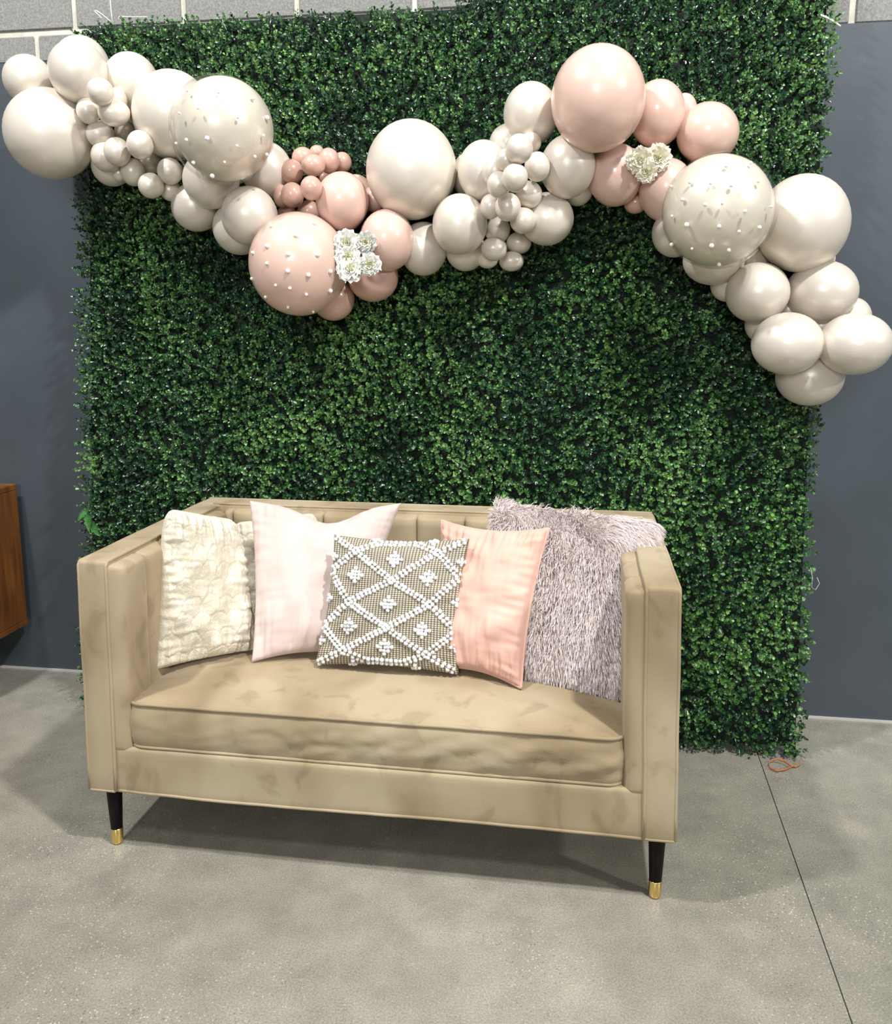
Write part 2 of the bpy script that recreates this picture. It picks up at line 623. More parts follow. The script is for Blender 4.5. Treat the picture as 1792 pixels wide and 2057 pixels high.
# back frame
BT = 0.085
def back_warp(q):
    q = q.copy(); q[1] += 0.0
    return q
back = sofa_rbox('backrest_frame', (SW / 2, SD - BT / 2 + 0.004, (SL + SH) / 2), (SW - 0.030, BT, SH - SL + 0.006), 0.010, (16, 4, 8), back_warp)
V, F = join_vf(tube_vf([(0.07 + (SW - 0.14) * k / 20, SD - BT + 0.008, SH + 0.001) for k in range(21)], 0.0042, 8),
               tube_vf([(0.02 + (SW - 0.04) * k / 20, SD + 0.001, SH + 0.001) for k in range(21)], 0.0042, 8))
link('piping', mesh_from('piping', V, F), V_, back)

# front rail, base deck
def rail_warp(q):
    q = q.copy()
    t = (q[0] - 0.08) / (SW - 0.16)
    q[1] -= 0.004 * math.sin(math.pi * t) if q[1] < 0.03 else 0
    if q[2] < SL + 0.03: q[2] -= 0.003 * math.sin(math.pi * t * 2.2)
    q[1] += 0.0016 * nz(q, 14, 2)
    return q
rail = sofa_rbox('front_rail', (SW / 2, 0.045, (SL + 0.300) / 2 + 0.001), (SW - 2 * T0 + 0.022, 0.08, 0.300 - SL), 0.010, (60, 3, 8), rail_warp)
V, F = tube_vf([rail_warp(np.array([0.075 + (SW - 0.15) * k / 40, 0.007, SL + 0.005])) for k in range(41)], 0.0045, 8)
link('piping', mesh_from('piping', V, F), V_, rail)
sofa_rbox('base', (SW / 2, 0.37, 0.235), (SW - 2 * T0 + 0.02, 0.60, 0.11), 0.008, (4, 4, 4))

# channel pads inside arms and back
def pad(cx, cy, zc, along, length, width, thick, face, name='channel_pad'):
    """vertical pad; along='x' or 'y' (the direction of its width), face +/-1 outward direction of the bulge"""
    def w(p):
        u = p[0] / (width / 2); v = p[2] / (length / 2)
        bul = 0.45 + 0.55 * math.sqrt(max(0, 1 - abs(u) ** 5))
        top = math.sqrt(max(0.0, 1 - max(0, (v - 0.93) / 0.07) ** 2))
        q = p.copy()
        if p[1] < 0:
            q[1] = p[1] * bul * (0.35 + 0.65 * top)
        q[1] += 0.0012 * noise.noise(Vector((p[0] * 20 + cx * 9, cy * 7, p[2] * 9)))
        if along == 'x':
            return np.array([cx + q[0], cy + q[1], zc + q[2]])
        return np.array([cx - q[1] * face, cy + q[0], zc + q[2]])
    V, F = rbox_vf(width, thick * 2, length, min(0.012, thick * .6), (14, 2, 24), w)
    return link(name, mesh_from(name, V, F), V_, sofa)


ph = 0.785 - 0.29
zc = 0.29 + ph / 2
seams = [0.128, 0.145 + 0.0, 0.296, 0.447, 0.598, 0.749, 0.900, 1.051, 1.202, 1.363]
seams = [0.118, 0.145, 0.296, 0.447, 0.598, 0.749, 0.900, 1.051, 1.202, 1.353, 1.376]
for a, b_ in zip(seams[:-1], seams[1:]):
    pad((a + b_) / 2, SD - BT + 0.004, zc, 'x', ph, b_ - a + 0.002, 0.038, 1)
PB = [0.004, 0.130, 0.260, 0.390, 0.520, 0.650]
for side in (-1, 1):
    for i, (a, b_) in enumerate(zip(PB[:-1], PB[1:])):
        o = pad(T0 + 0.006 if side < 0 else SW - T0 - 0.006, (a + b_) / 2, zc, 'y', ph, b_ - a + 0.002, 0.038 if i else 0.040, 1 if side < 0 else -1)
        # follow the slight inward slope of the arm
        me = o.data
        for v in me.vertices:
            t = (v.co.z - SL) / (SH - SL)
            v.co.x += 0.012 * t * (1 if side < 0 else -1)

# seat cushion: boxed, crowned, with piping top and bottom
def seat_cushion():
    x0, x1, y0, y1 = 0.108, SW - 0.118, 0.012, 0.640
    zb, zt = 0.302, 0.418
    R = 0.050
    def outline(n_c=10, n_s=70, n_d=24):
        P = []
        def arc(cx, cy, a0):
            for k in range(n_c):
                a = a0 + (math.pi / 2) * k / n_c
                P.append((cx + R * math.cos(a), cy + R * math.sin(a)))
        def seg(a, b, n):
            for k in range(n):
                P.append((a[0] + (b[0] - a[0]) * k / n, a[1] + (b[1] - a[1]) * k / n))
        arc(x0 + R, y0 + R, math.pi); seg((x0 + R, y0), (x1 - R, y0), n_s)
        arc(x1 - R, y0 + R, -math.pi / 2); seg((x1, y0 + R), (x1, y1 - R), n_d)
        arc(x1 - R, y1 - R, 0); seg((x1 - R, y1), (x0 + R, y1), n_s)
        arc(x0 + R, y1 - R, math.pi / 2); seg((x0, y1 - R), (x0, y0 + R), n_d)
        return P
    O = outline(); n = len(O)
    cx, cy = (x0 + x1) / 2, (y0 + y1) / 2
    rings = []
    for t in (0.0, 0.12, 0.24, 0.36, 0.48, 0.58, 0.66, 0.73, 0.79, 0.84, 0.88, 0.915, 0.94, 0.96, 0.975, 0.99, 1.0):
        rg = []
        for (x, y) in O:
            px = cx + (x - cx) * t; py = cy + (y - cy) * t
            dx = min(px - x0, x1 - px); dy = min(py - y0, y1 - py)
            e = 1 - math.exp(-min(dx, dy) / 0.085)
            zz = zt + 0.033 * e
            # pull wrinkles fanning from the front right corner and along the front seam
            wr = noise.noise(Vector((px * 30 + py * 16, py * 5, 1.3)))
            k = math.exp(-((px - 1.22) / 0.25) ** 2) * math.exp(-((py - 0.10) / 0.10) ** 2)
            zz += 0.0045 * wr * k + 0.0045 * noise.noise(Vector((px * 4, py * 4, 5))) * e
            zz += 0.0015 * noise.noise(Vector((px * 14, py * 9, 2)))* e
            rg.append((px, py, zz))
        rings.append(rg)
    for i in range(1, 18):
        v = i / 17
        rg = []
        for k_, (x, y) in enumerate(O):
            nx_, ny_ = x - min(max(x, x0 + R), x1 - R), y - min(max(y, y0 + R), y1 - R)
            if abs(nx_) < 1e-6 and abs(ny_) < 1e-6: nx_, ny_ = 0, -1
            l = math.hypot(nx_, ny_); nx_ /= l; ny_ /= l
            b = 0.011 * math.sin(math.pi * v) ** 0.8
            fr = 1 if y < 0.1 else 0
            wr = noise.noise(Vector((x * 17 + v * 2.5, v * 2.2 - x * 5, 7.7)))
            wr2 = noise.noise(Vector((x * 45 + v * 5, v * 5 - x * 9, 3.7)))
            am = (0.0022 + 0.0040 * math.exp(-((x - 1.15) / 0.22) ** 2) + 0.0030 * math.exp(-((x - 0.62) / 0.25) ** 2)) * math.sin(math.pi * v)
            b += fr * am * (wr + 0.6 * wr2) * 1.6
            rg.append((x + nx_ * b, y + ny_ * b, zt + (zb - zt) * v))
        rings.append(rg)
    for t in (0.97, 0.6, 0.0):
        rings.append([(cx + (x - cx) * t, cy + (y - cy) * t, zb - 0.002) for (x, y) in O])
    V = [p for rg in rings for p in rg]; F = []
    for i in range(len(rings) - 1):
        for k in range(n):
            F.append((i * n + k, i * n + (k + 1) % n, (i + 1) * n + (k + 1) % n, (i + 1) * n + k))
    cu = link('seat_cushion', mesh_from('seat_cushion', V, F), V_, sofa)
    t1 = [(x, y - 0.002 if y < 0.1 else y, zt + 0.003 + 0.0015 * noise.noise(Vector((x * 12, y * 12, 0)))) for (x, y) in O]
    t2 = [(x, y - 0.001 if y < 0.1 else y, zb + 0.003) for (x, y) in O]
    for tt in (t1, t2):
        V, F = tube_vf(tt, 0.0046, 8, closed=True)
        link('piping', mesh_from('piping', V, F), V_, cu)
    return cu


cushion = seat_cushion()

# legs: tapered dark wood with a brass ferrule
lv = lathe_vf([(0.0215, SL + 0.002), (0.0215, SL - 0.004), (0.0205, SL - 0.02), (0.0150, 0.044)], 28)
leg_me = mesh_from('leg', lv[0], lv[1])
fv = lathe_vf([(0.0156, 0.0455), (0.0158, 0.044), (0.0150, 0.008), (0.0135, 0.003), (0.0105, 0.0)], 28)
fer_me = mesh_from('ferrule', fv[0], fv[1])
for (x, y, lx, ly) in ((0.043, 0.050, -.004, -.012), (SW - 0.040, 0.050, -.006, -.012), (0.05, SD - 0.06, 0, 0), (SW - 0.05, SD - 0.06, 0, 0)):
    lg = link('leg', leg_me, M['darkwood'], sofa, (x, y, 0))
    fe = link('ferrule', fer_me, M['brass'], lg)
    fe['label'] = 'polished brass leg tip'

# ------------------------------------------------------------------ pillows
def pillow_surface(TL, TR, BR, BL, T, nu=60, nv=60, pinch=0.045, wr=0.004, seed=0, sag=None, expo=0.42, cr=0.0, edge=None, relief=None):
    """two puffed faces between four corners. returns V,F, front grid and normals; root at centroid"""
    TL, TR, BR, BL = [Vector(p) for p in (TL, TR, BR, BL)]
    c = (TL + TR + BR + BL) / 4
    U = ((TR - TL) + (BR - BL)) / 2; W = ((TL - BL) + (TR - BR)) / 2
    n = U.cross(W).normalized()
    if n.dot(CAMP - c) < 0: n = -n
    wN, hN = U.length, W.length
    Un, Wn = U.normalized(), W.normalized()
    front = []; backv = []; mid = []
    for i in range(nu):
        u = -math.cos(math.pi * i / (nu - 1)) * 0.35 + (-1 + 2 * i / (nu - 1)) * 0.65
        for j in range(nv):
            v = -math.cos(math.pi * j / (nv - 1)) * 0.35 + (-1 + 2 * j / (nv - 1)) * 0.65
            s, t = (u + 1) / 2, (v + 1) / 2
            P = TL.lerp(TR, s).lerp(BL.lerp(BR, s), 1 - t)
            # sides drawn in between the corners
            P -= Un * (u * pinch * wN * (1 - v * v) ** 1.0)
            P -= Wn * (v * pinch * hN * (1 - u * u) ** 1.0)
            if cr: P -= (Un * (u * wN) + Wn * (v * hN)) * cr * abs(u) ** 7 * max(0, v) ** 7
            if sag: P += sag(u, v)
            h = (max(0, 1 - u * u) ** expo) * (max(0, 1 - v * v) ** expo)
            ew = min(1, h * 2.2)
            q = Vector((u * 3.1 + seed, v * 3.1, seed * 1.7))
            d = T * h + wr * 2.2 * noise.noise(q) * ew
            # tension folds running in from the edges
            au = 1 - abs(u); av = 1 - abs(v)
            d += wr * noise.noise(Vector((v * 13 + seed, au * 2.5, 3 + (1 if u > 0 else 0) + seed))) * math.exp(-au * 2.8) * ew * 2.0
            d += wr * noise.noise(Vector((u * 13 + seed, av * 2.5, 8 + (1 if v > 0 else 0) + seed))) * math.exp(-av * 2.8) * ew * 2.0
            if relief: d += relief(u, v, h)
            front.append(P + n * d); backv.append(P - n * T * h * 0.75)
            mid.append((u, v, P))
    return c, n, Un, Wn, front, backv, mid


def build_pillow(name, label, quad, T, mat, nu=60, nv=60, group=None, **kw):
    c, n, Un, Wn, front, backv, mid = pillow_surface(*quad, T, nu, nv, **kw)
    root = empty(name, c, label, 'pillow', group)
    V = [p - c for p in front] + [p - c for p in backv]
    N0 = nu * nv
    F = grid_faces(nu, nv) + [tuple(reversed(f)) for f in grid_faces(nu, nv, N0)]
    # sew the rim
    rim = [i * nv for i in range(nu)] + [(nu - 1) * nv + j for j in range(1, nv)] + [i * nv + nv - 1 for i in range(nu - 2, -1, -1)] + [j for j in range(nv - 2, 0, -1)]
    for k in range(len(rim)):
        a, b = rim[k], rim[(k + 1) % len(rim)]
        F.append((a, a + N0, b + N0, b))
    me = mesh_from('cover', V, F)
    bm = bmesh.new(); bm.from_mesh(me)
    bmesh.ops.remove_doubles(bm, verts=bm.verts, dist=1e-5)
    bmesh.ops.recalc_face_normals(bm, faces=bm.faces); bm.to_mesh(me); bm.free()
    cov = link('cover', me, mat, root)
    rimp = [front[i] - c for i in rim]
    return root, cov, c, n, Un, Wn, front, mid, rimp


def fabric(name, col, col2, sheen=0.3, bscale=500, bump=0.25, scale=6):
    m = noise_mat(name, col, col2, scale, 0.85, bump=bump, bscale=bscale)
    b = m.node_tree.nodes['Principled BSDF']
    b.inputs['Sheen Weight'].default_value = sheen; b.inputs['Specular IOR Level'].default_value = 0.2
    return m


M['fleece'] = fabric('cream_fleece', lin(214, 205, 183), lin(232, 224, 204), 0.3, 260, 0.9, 30)
M['blush'] = fabric('blush_velvet', lin(208, 188, 180), lin(219, 200, 193), 0.35)
M['peach'] = fabric('peach_velvet', lin(216, 170, 153), lin(228, 186, 169), 0.35)
M['lilac_base'] = fabric('lilac_base', lin(178, 160, 158), lin(196, 180, 178))
M['tuft'] = fabric('white_cotton_tuft', lin(226, 226, 226), lin(238, 238, 238), 0.2, 400, 0.5)


def scallop(u, v, h):
    """embossed ogee scales: grooves between overlapping scallops, soft fur relief on top"""
    nx, ny = 5.6, 8.6
    x = (u * 0.5 + 0.5) * nx; y = (v * 0.5 + 0.5) * ny
    wob = 0.12 * noise.noise(Vector((u * 4, v * 4, 2))) + 0.09 * noise.noise(Vector((u * 13, v * 13, 5)))
    best = 9
    for r in (math.floor(y) - 1, math.floor(y), math.floor(y) + 1):
        o = 0.5 if int(r) % 2 else 0.0
        kx = math.floor(x - o + 0.5) + o
        for cxk in (kx - 1, kx, kx + 1):
            d = abs(math.hypot((x - cxk) * 1.05, (y - r) * 0.85) - 0.62 - wob)
            if y > r - 0.1: best = min(best, d)
    g = math.exp(-(best / 0.038) ** 2)
    f = noise.noise(Vector((u * 30, v * 30, 1))) * 0.0009 + noise.noise(Vector((u * 60, v * 60, 1))) * 0.0011 + noise.noise(Vector((u * 90, v * 90, 4))) * 0.0007
    return (-0.0028 * g + 0.0010 * min(1, best * 5) + f) * min(1, h * 3)


def S(x, y, b): return sofa_at(x, y, b=b)
def Zp(x, y, z=0.452): return sofa_at(x, y, z=z)


# second cream pillow, mostly hidden
build_pillow('throw_pillow', 'cream textured pillow mostly hidden between the other cream pillow and the pale blush one',
             (S(462, 1046, .625), S(640, 1024, .640), S(668, 1300, .56), S(470, 1300, .52)), 0.030, M['fleece'], 90, 90, seed=9, relief=scallop, pinch=0.03, cr=0.05)
root, cov, *_ = build_pillow('throw_pillow', 'cream fleece pillow with embossed scallops leaning on the left arm',
             (S(327, 1016, .22), S(477, 1042, .47), Zp(519, 1305, .45), Zp(310, 1346, .447)), 0.062, M['fleece'], 150, 150, seed=2, relief=scallop, pinch=0.016, wr=0.007, expo=0.36, cr=0.06)


def blush_sag(u, v):
    if v < -0.2: return Vector((0, 0, 0))
    k = math.exp(-((u - 0.08) / 0.42) ** 2) * max(0, v) ** 2
    return -ZV * 0.052 * k


build_pillow('throw_pillow', 'pale blush velvet pillow with a dented top and pointed corners',
             (S(500, 1005, .52), S(806, 1010, .56), Zp(716, 1318, .455), Zp(505, 1331, .452)), 0.068, M['blush'], 80, 80, seed=5, pinch=0.042, wr=0.0045, sag=blush_sag)

# shaggy lilac pillow
lil_quad = (S(990, 1012, .575), S(1292, 1050, .42), Zp(1236, 1388, .447), Zp(1030, 1348, .455))
root, cov, c, n, Un, Wn, front, mid, rimp = build_pillow('throw_pillow', 'shaggy lilac-grey pillow with long glossy strands in the right corner of the sofa',
             lil_quad, 0.058, M['lilac_base'], 50, 50, seed=14, pinch=0.0, wr=0.006)


def shag_material():
    m, nt, b = new_mat('lilac_strands')
    a = N(nt, 'ShaderNodeAttribute', attribute_name='tint')
    nt.links.new(a.outputs['Color'], b.inputs['Base Color'])
    b.inputs['Roughness'].default_value = 0.42
    b.inputs['Specular IOR Level'].default_value = 0.5
    b.inputs['Metallic'].default_value = 0.0
    return m


def shag():
    nu = nv = 50
    FV = np.array([list(p) for p in front]).reshape(nu, nv, 3)
    MU = np.array([(m_[0], m_[1]) for m_ in mid]).reshape(nu, nv, 2)
    K = 24000
    us = rng.random(K) * (nu - 1.001); vs = rng.random(K) * (nv - 1.001)
    iu = us.astype(int); iv = vs.astype(int); fu = (us - iu)[:, None]; fv_ = (vs - iv)[:, None]
    bil = lambda A: A[iu, iv] * (1 - fu) * (1 - fv_) + A[iu + 1, iv] * fu * (1 - fv_) + A[iu, iv + 1] * (1 - fu) * fv_ + A[iu + 1, iv + 1] * fu * fv_
    P = bil(FV); UV = bil(MU)
    nn = np.array(n); un = np.array(Un); wn = np.array(Wn)
    u = UV[:, :1]; v = UV[:, 1:]
    nor = nn * (1.15 - 0.6 * (u ** 4 + v ** 4)) + un * u ** 3 * 0.7 + wn * v ** 3 * 0.7
    nor /= np.linalg.norm(nor, axis=1)[:, None]
    corner = (u > 0.55) & (v > 0.66)
    L = np.where(corner, 0.075, 0.026 + 0.012 * rng.random((K, 1)))
    # strands fall outward from the top, combed in drifting locks
    comb = np.array([list(noise.noise_vector(Vector((float(a) * 2.6, float(b) * 2.6, 4.0)))) for a, b in UV])
    jit = rng.normal(0, 0.24, (K, 3))
    d0 = nor * 0.55 + comb * 0.35 + jit * 0.75 + un * np.where(corner, 1.1, np.where(v > 0.45, 0.5 * v, 0.1)) + np.array([0, 0, -0.25])
    d0 /= np.linalg.norm(d0, axis=1)[:, None]
    down = np.array([0, 0, -1.0])
    pts = [P]
    d = d0
    for k in range(3):
        pts.append(pts[-1] + d * L / 3)
        d = d + down * (0.50 + 0.30 * k); d -= nn * np.minimum(0, (d @ nn))[:, None] * 1.05
        d /= np.linalg.norm(d, axis=1)[:, None]
    wdir = np.cross(d0, nn); wdir /= (np.linalg.norm(wdir, axis=1)[:, None] + 1e-9)
    ws = np.array([0.0009, 0.0010, 0.0009, 0.0004])
    V = np.zeros((K, 8, 3))
    for k in range(4):
        V[:, 2 * k] = pts[k] - wdir * ws[k]; V[:, 2 * k + 1] = pts[k] + wdir * ws[k]
    V = V.reshape(-1, 3) - np.array(c)
    base = (np.arange(K) * 8)[:, None]
    F = np.concatenate([base + np.array([0, 1, 3, 2]), base + np.array([2, 3, 5, 4]), base + np.array([4, 5, 7, 6])])
    me = mesh_np('shag_pile', V, F)
    t = rng.random(K); sel = rng.random(K)
    A = np.array(lin(198, 183, 179)); B = np.array(lin(230, 218, 214)); Dk = np.array(lin(135, 115, 108))
    col = A[None] * (1 - t[:, None]) + B[None] * t[:, None]
    col = np.where(sel[:, None] < 0.10, Dk[None] * (0.8 + 0.4 * t[:, None]), col)
    col4 = np.concatenate([col, np.ones((K, 1))], 1)
    at = me.color_attributes.new('tint', 'FLOAT_COLOR', 'POINT')
    at.data.foreach_set('color', np.repeat(col4, 8, axis=0).astype(np.float32).ravel())
    o = link('shag_pile', me, shag_material(), root)
    tag(o, kind='stuff')


shag()

# peach pillow with piped edge
root, cov, c, n, Un, Wn, front, mid, rimp = build_pillow('throw_pillow', 'peach pink velvet pillow with piped edge right of the patterned one',
             (S(887, 1046, .47), S(1102, 1062, .40), Zp(1046, 1382, .452), Zp(868, 1342, .455)), 0.062, M['peach'], 80, 80, seed=21, pinch=0.05, wr=0.0075, expo=0.38)
V, F = tube_vf(rimp[::1], 0.0042, 6, closed=True)
link('piping', mesh_from('piping', V, F), M['peach'], root)

# woven pillow with raised tufts
def woven_material():
    m, nt, b = new_mat('woven_stripe')
    L = nt.links.new
    uv = N(nt, 'ShaderNodeUVMap', uv_map='UVMap')
    sp = N(nt, 'ShaderNodeSeparateXYZ'); L(uv.outputs[0], sp.inputs[0])
    def wave(sock, f, phase=0):
        a = N(nt, 'ShaderNodeMath', operation='MULTIPLY_ADD'); L(sock, a.inputs[0]); a.inputs[1].default_value = f * 2 * math.pi; a.inputs[2].default_value = phase
        s = N(nt, 'ShaderNodeMath', operation='SINE'); L(a.outputs[0], s.inputs[0]); return s.outputs[0]
    sx = wave(sp.outputs[0], 46); sy = wave(sp.outputs[1], 62)
    g1 = N(nt, 'ShaderNodeMath', operation='GREATER_THAN'); L(sx, g1.inputs[0]); g1.inputs[1].default_value = 0.10
    g2 = N(nt, 'ShaderNodeMath', operation='GREATER_THAN'); L(sy, g2.inputs[0]); g2.inputs[1].default_value = -0.7
    mu = N(nt, 'ShaderNodeMath', operation='MULTIPLY'); L(g1.outputs[0], mu.inputs[0]); L(g2.outputs[0], mu.inputs[1])
    mx = N(nt, 'ShaderNodeMix', data_type='RGBA'); L(mu.outputs[0], mx.inputs[0])
    mx.inputs[6].default_value = lin(138, 126, 104) + (1,); mx.inputs[7].default_value = lin(224, 218, 202) + (1,)
    L(mx.outputs[2], b.inputs['Base Color']); b.inputs['Roughness'].default_value = 0.9
    ad = N(nt, 'ShaderNodeMath', operation='ADD'); L(sx, ad.inputs[0]); L(sy, ad.inputs[1])
    bp = N(nt, 'ShaderNodeBump'); bp.inputs['Strength'].default_value = 0.6; bp.inputs['Distance'].default_value = 0.002
    L(ad.outputs[0], bp.inputs['Height']); L(bp.outputs[0], b.inputs['Normal'])
    return m


wq = (S(671, 1074, .36), S(943, 1082, .36), Zp(921, 1356, .455), Zp(632, 1336, .455))
WNU = 70
root, cov, c, n, Un, Wn, front, mid, rimp = build_pillow('throw_pillow', 'grey and white woven pillow with raised tufted diamond lattice in the centre',
             wq, 0.060, woven_material(), WNU, WNU, seed=33, pinch=0.034, wr=0.004)
# uv from position in the quad
me = cov.data
uvl = me.uv_layers.new(name='UVMap')
mm = np.array([list(v.co) for v in me.vertices])
fr = np.array([list(p - c) for p in front]); uvs = np.array([(m_[0], m_[1]) for m_ in mid])
un_, wn_ = np.array(Un), np.array(Wn)
key = {tuple(np.round(fr[i], 5)): uvs[i] for i in range(len(fr))}
us_ = np.zeros((len(mm), 2))
hw = max(abs(fr @ un_)); hh = max(abs(fr @ wn_))
for i, p_ in enumerate(mm):
    k = key.get(tuple(np.round(p_, 5)))
    us_[i] = k if k is not None else (p_ @ un_ / hw, p_ @ wn_ / hh)
us_ = us_ * 0.5 + 0.5
li = np.zeros(len(me.loops), np.int32); me.loops.foreach_get('vertex_index', li)
uvl.data.foreach_set('uv', us_[li].astype(np.float32).ravel())

FG = np.array([list(p) for p in front]).reshape(WNU, WNU, 3)
ug = np.array([m_[0] for m_ in mid]).reshape(WNU, WNU)[:, 0]
vg = np.array([m_[1] for m_ in mid]).reshape(WNU, WNU)[0]


def woven_pt(u, v):
    u = max(-1, min(1, u)); v = max(-1, min(1, v))
    fi = float(np.interp(u, ug, np.arange(WNU))); fj = float(np.interp(v, vg, np.arange(WNU)))
    i, j = min(int(fi), WNU - 2), min(int(fj), WNU - 2); a, b = fi - i, fj - j
    return Vector(FG[i, j] * (1 - a) * (1 - b) + FG[i + 1, j] * a * (1 - b) + FG[i, j + 1] * (1 - a) * b + FG[i + 1, j + 1] * a * b)


# lattice: two families of diagonals, double rows of tufts; small diamonds of tufts in the cells
tufts = []
per = 1.0         # half diagonal of a cell in u and v
lines = []
for k in (-1.5, -0.5, 0.5, 1.5):
    lines.append((k, 1)); lines.append((k, -1))
def diag(k, s, off, n_):
    # points on v = s*u + 2*k*... 
    for i in range(n_):
        u = -1 + 2 * (i + 0.5) / n_
        v = s * (u * 0.96) + k * 0.98
        if abs(v) <= 1.0:
            yield u - s * off * 0.5, v + off * 0.5
for k in (-1.0, 0.0, 1.0):
    for s in (1, -1):
        for off in (-0.034, 0.034):
            for (u, v) in diag(k * 1.0, s, off, 44):
                if abs(u) < 0.985 and abs(v) < 0.985:
                    tufts.append((u, v))
cells = [(0.02, 0.0), (-0.5, 0.5), (0.5, 0.5), (-0.5, -0.5), (0.5, -0.5), (0.0, 0.90), (0.0, -0.90), (-0.97, 0.0), (0.97, 0.0)]
cells = [(x * 1.0, y * 0.98) for (x, y) in [(0, 0.52), (0, -0.50), (-0.52, 0.0), (0.50, 0.0), (0.0, 0.0)]] 
# the lattice crosses at the centre column half way up and down; cells sit between
tufts = []
def seg(p, q, n_):
    px, py = p; qx, qy = q
    L_ = math.hypot(qx - px, qy - py); nx_, ny_ = -(qy - py) / L_, (qx - px) / L_
    for off in (-0.026, 0.026):
        for i in range(n_):
            t = (i + 0.5) / n_
            tufts.append((px + (qx - px) * t + nx_ * off, py + (qy - py) * t + ny_ * off))
N1, N2 = (0.0, 0.34), (0.0, -0.40)          # crossings on the centre column
A1, A2, A3 = (-0.60, 0.78), (-0.62, -0.02), (-0.60, -0.78)
B1, B2, B3 = (0.60, 0.80), (0.60, 0.0), (0.58, -0.76)
segs = [((-0.97, 0.97), A1), (A1, N1), (N1, B2), (B2, (0.96, -0.34)), (B1, N1), (N1, A2), (A2, (-0.96, -0.38)),
        ((0.97, 0.97), B1), (B1, (0.97, 0.42)), ((0.97, 0.40), B2), (A1, (-0.97, 0.46)), ((-0.97, 0.42), A2),
        (A2, N2), (N2, B3), (B2, N2), (N2, A3), (A3, (-0.97, -0.97)), (B3, (0.97, -0.97)), ((0.97, -0.40), B3), ((-0.97, -0.40), A3),
        (A1, (-0.28, 0.93)), ((-0.28, 0.93), (0.28, 0.94)), ((0.28, 0.94), B1), (A3, (-0.26, -0.93)), ((-0.26, -0.93), (0.26, -0.93)), ((0.26, -0.93), B3)]
for (p, q) in segs:
    seg(p, q, max(3, int(math.hypot(q[0] - p[0], q[1] - p[1]) / 0.064)))
for (cx_, cy_) in [(0.0, 0.68), (-0.56, 0.40), (0.54, 0.40), (0.0, -0.03), (-0.56, -0.40), (0.52, -0.40), (0.0, -0.70)]:
    for i in range(-2, 3):
        for j in range(-2, 3):
            if abs(i) + abs(j) <= 2:
                tufts.append((cx_ + i * 0.052 + j * 0.0, cy_ + j * 0.052))
for (cx_, cy_) in [(-0.96, 0.66), (0.97, 0.64), (-0.97, 0.02), (0.97, 0.04), (-0.97, -0.62), (0.97, -0.62), (-0.34, 0.985), (0.50, 0.985), (-0.45, -0.985), (0.42, -0.985)]:
    for i in range(-1, 2):
        for j in range(-1, 2):
            if abs(i) + abs(j) <= 1:
                tufts.append((cx_ + i * 0.045, cy_ + j * 0.045))


def tuft_mesh():
    bm = bmesh.new(); bmesh.ops.create_icosphere(bm, subdivisions=2, radius=1.0)
    for v in bm.verts:
        k = 1 + 0.16 * noise.noise(v.co * 3.2)
        v.co = Vector((v.co.x * 0.0056, v.co.y * 0.0056, v.co.z * 0.0044)) * k
    for f in bm.faces: f.smooth = True
    me = bpy.data.meshes.new('tuft'); bm.to_mesh(me); bm.free(); return me


tm = tuft_mesh()
bas = Matrix((Un, n.cross(Un), n)).transposed().to_quaternion()
rest = []
for i, (u, v) in enumerate(tufts):
    p = woven_pt(u + random.uniform(-.006, .006), v + random.uniform(-.006, .006)) + n * 0.0028
    if i % 2 == 0 and i // 2 < 300:
        o = link('tuft', tm, M['tuft'], root, p - c)
        o.rotation_mode = 'QUATERNION'; o.rotation_quaternion = bas
        o.scale = [random.uniform(0.85, 1.15)] * 3
    else:
        rest.append(p - c)
tv = np.array([list(v.co) for v in tm.vertices]); tf = np.array([list(p.vertices) for p in tm.polygons])
R3 = np.array(bas.to_matrix())
tvr = tv @ R3.T
V = np.concatenate([tvr * random.uniform(.85, 1.15) + np.array(p) for p in rest]); F = np.concatenate([tf + k * len(tv) for k in range(len(rest))])
o = link('tuft_rows', mesh_np('tuft_rows', V, F), M['tuft'], root); tag(o, kind='stuff')

# ------------------------------------------------------------------ boxwood hedge panel
HT = 2.44


def hedge_pt(s, h, d=0.0):
    """s along from the right foot (negative leftwards), h up its slope, d out of its face"""
    up = (ZV - HLN * ZV.dot(HLN)).normalized()
    return H0 + HU * s + up * h + HLN * d


hedge = empty('hedge_wall', H0, 'tall artificial boxwood hedge panel leaning on the wall behind the sofa', 'hedge wall')
HUP = (ZV - HLN * ZV.dot(HLN)).normalized()


def top_h(s):
    return np.where(s < -1.175, 2.385, np.where(s < -1.02, 2.42, 2.47))


# backing: a board and timber legs
V = [hedge_pt(s, h, d) - H0 for d in (-0.055, -0.040) for (s, h) in ((-2.47, 0.03), (-0.03, 0.03), (-0.03, 2.47), (-1.03, 2.47), (-1.16, 2.395), (-2.45, 2.395))]
F = [tuple(range(5, -1, -1)), tuple(range(6, 12))] + [(i, (i + 1) % 6, 6 + (i + 1) % 6, 6 + i) for i in range(6)]
link('backing_board', mesh_from('backing_board', V, F, False), M['backing'], hedge)

rows = 0.508
row_r = [0.0, -0.005, 0.004, -0.012, 0.012]
row_l = [-0.022, 0.0, -0.006, 0.004, 0.0]


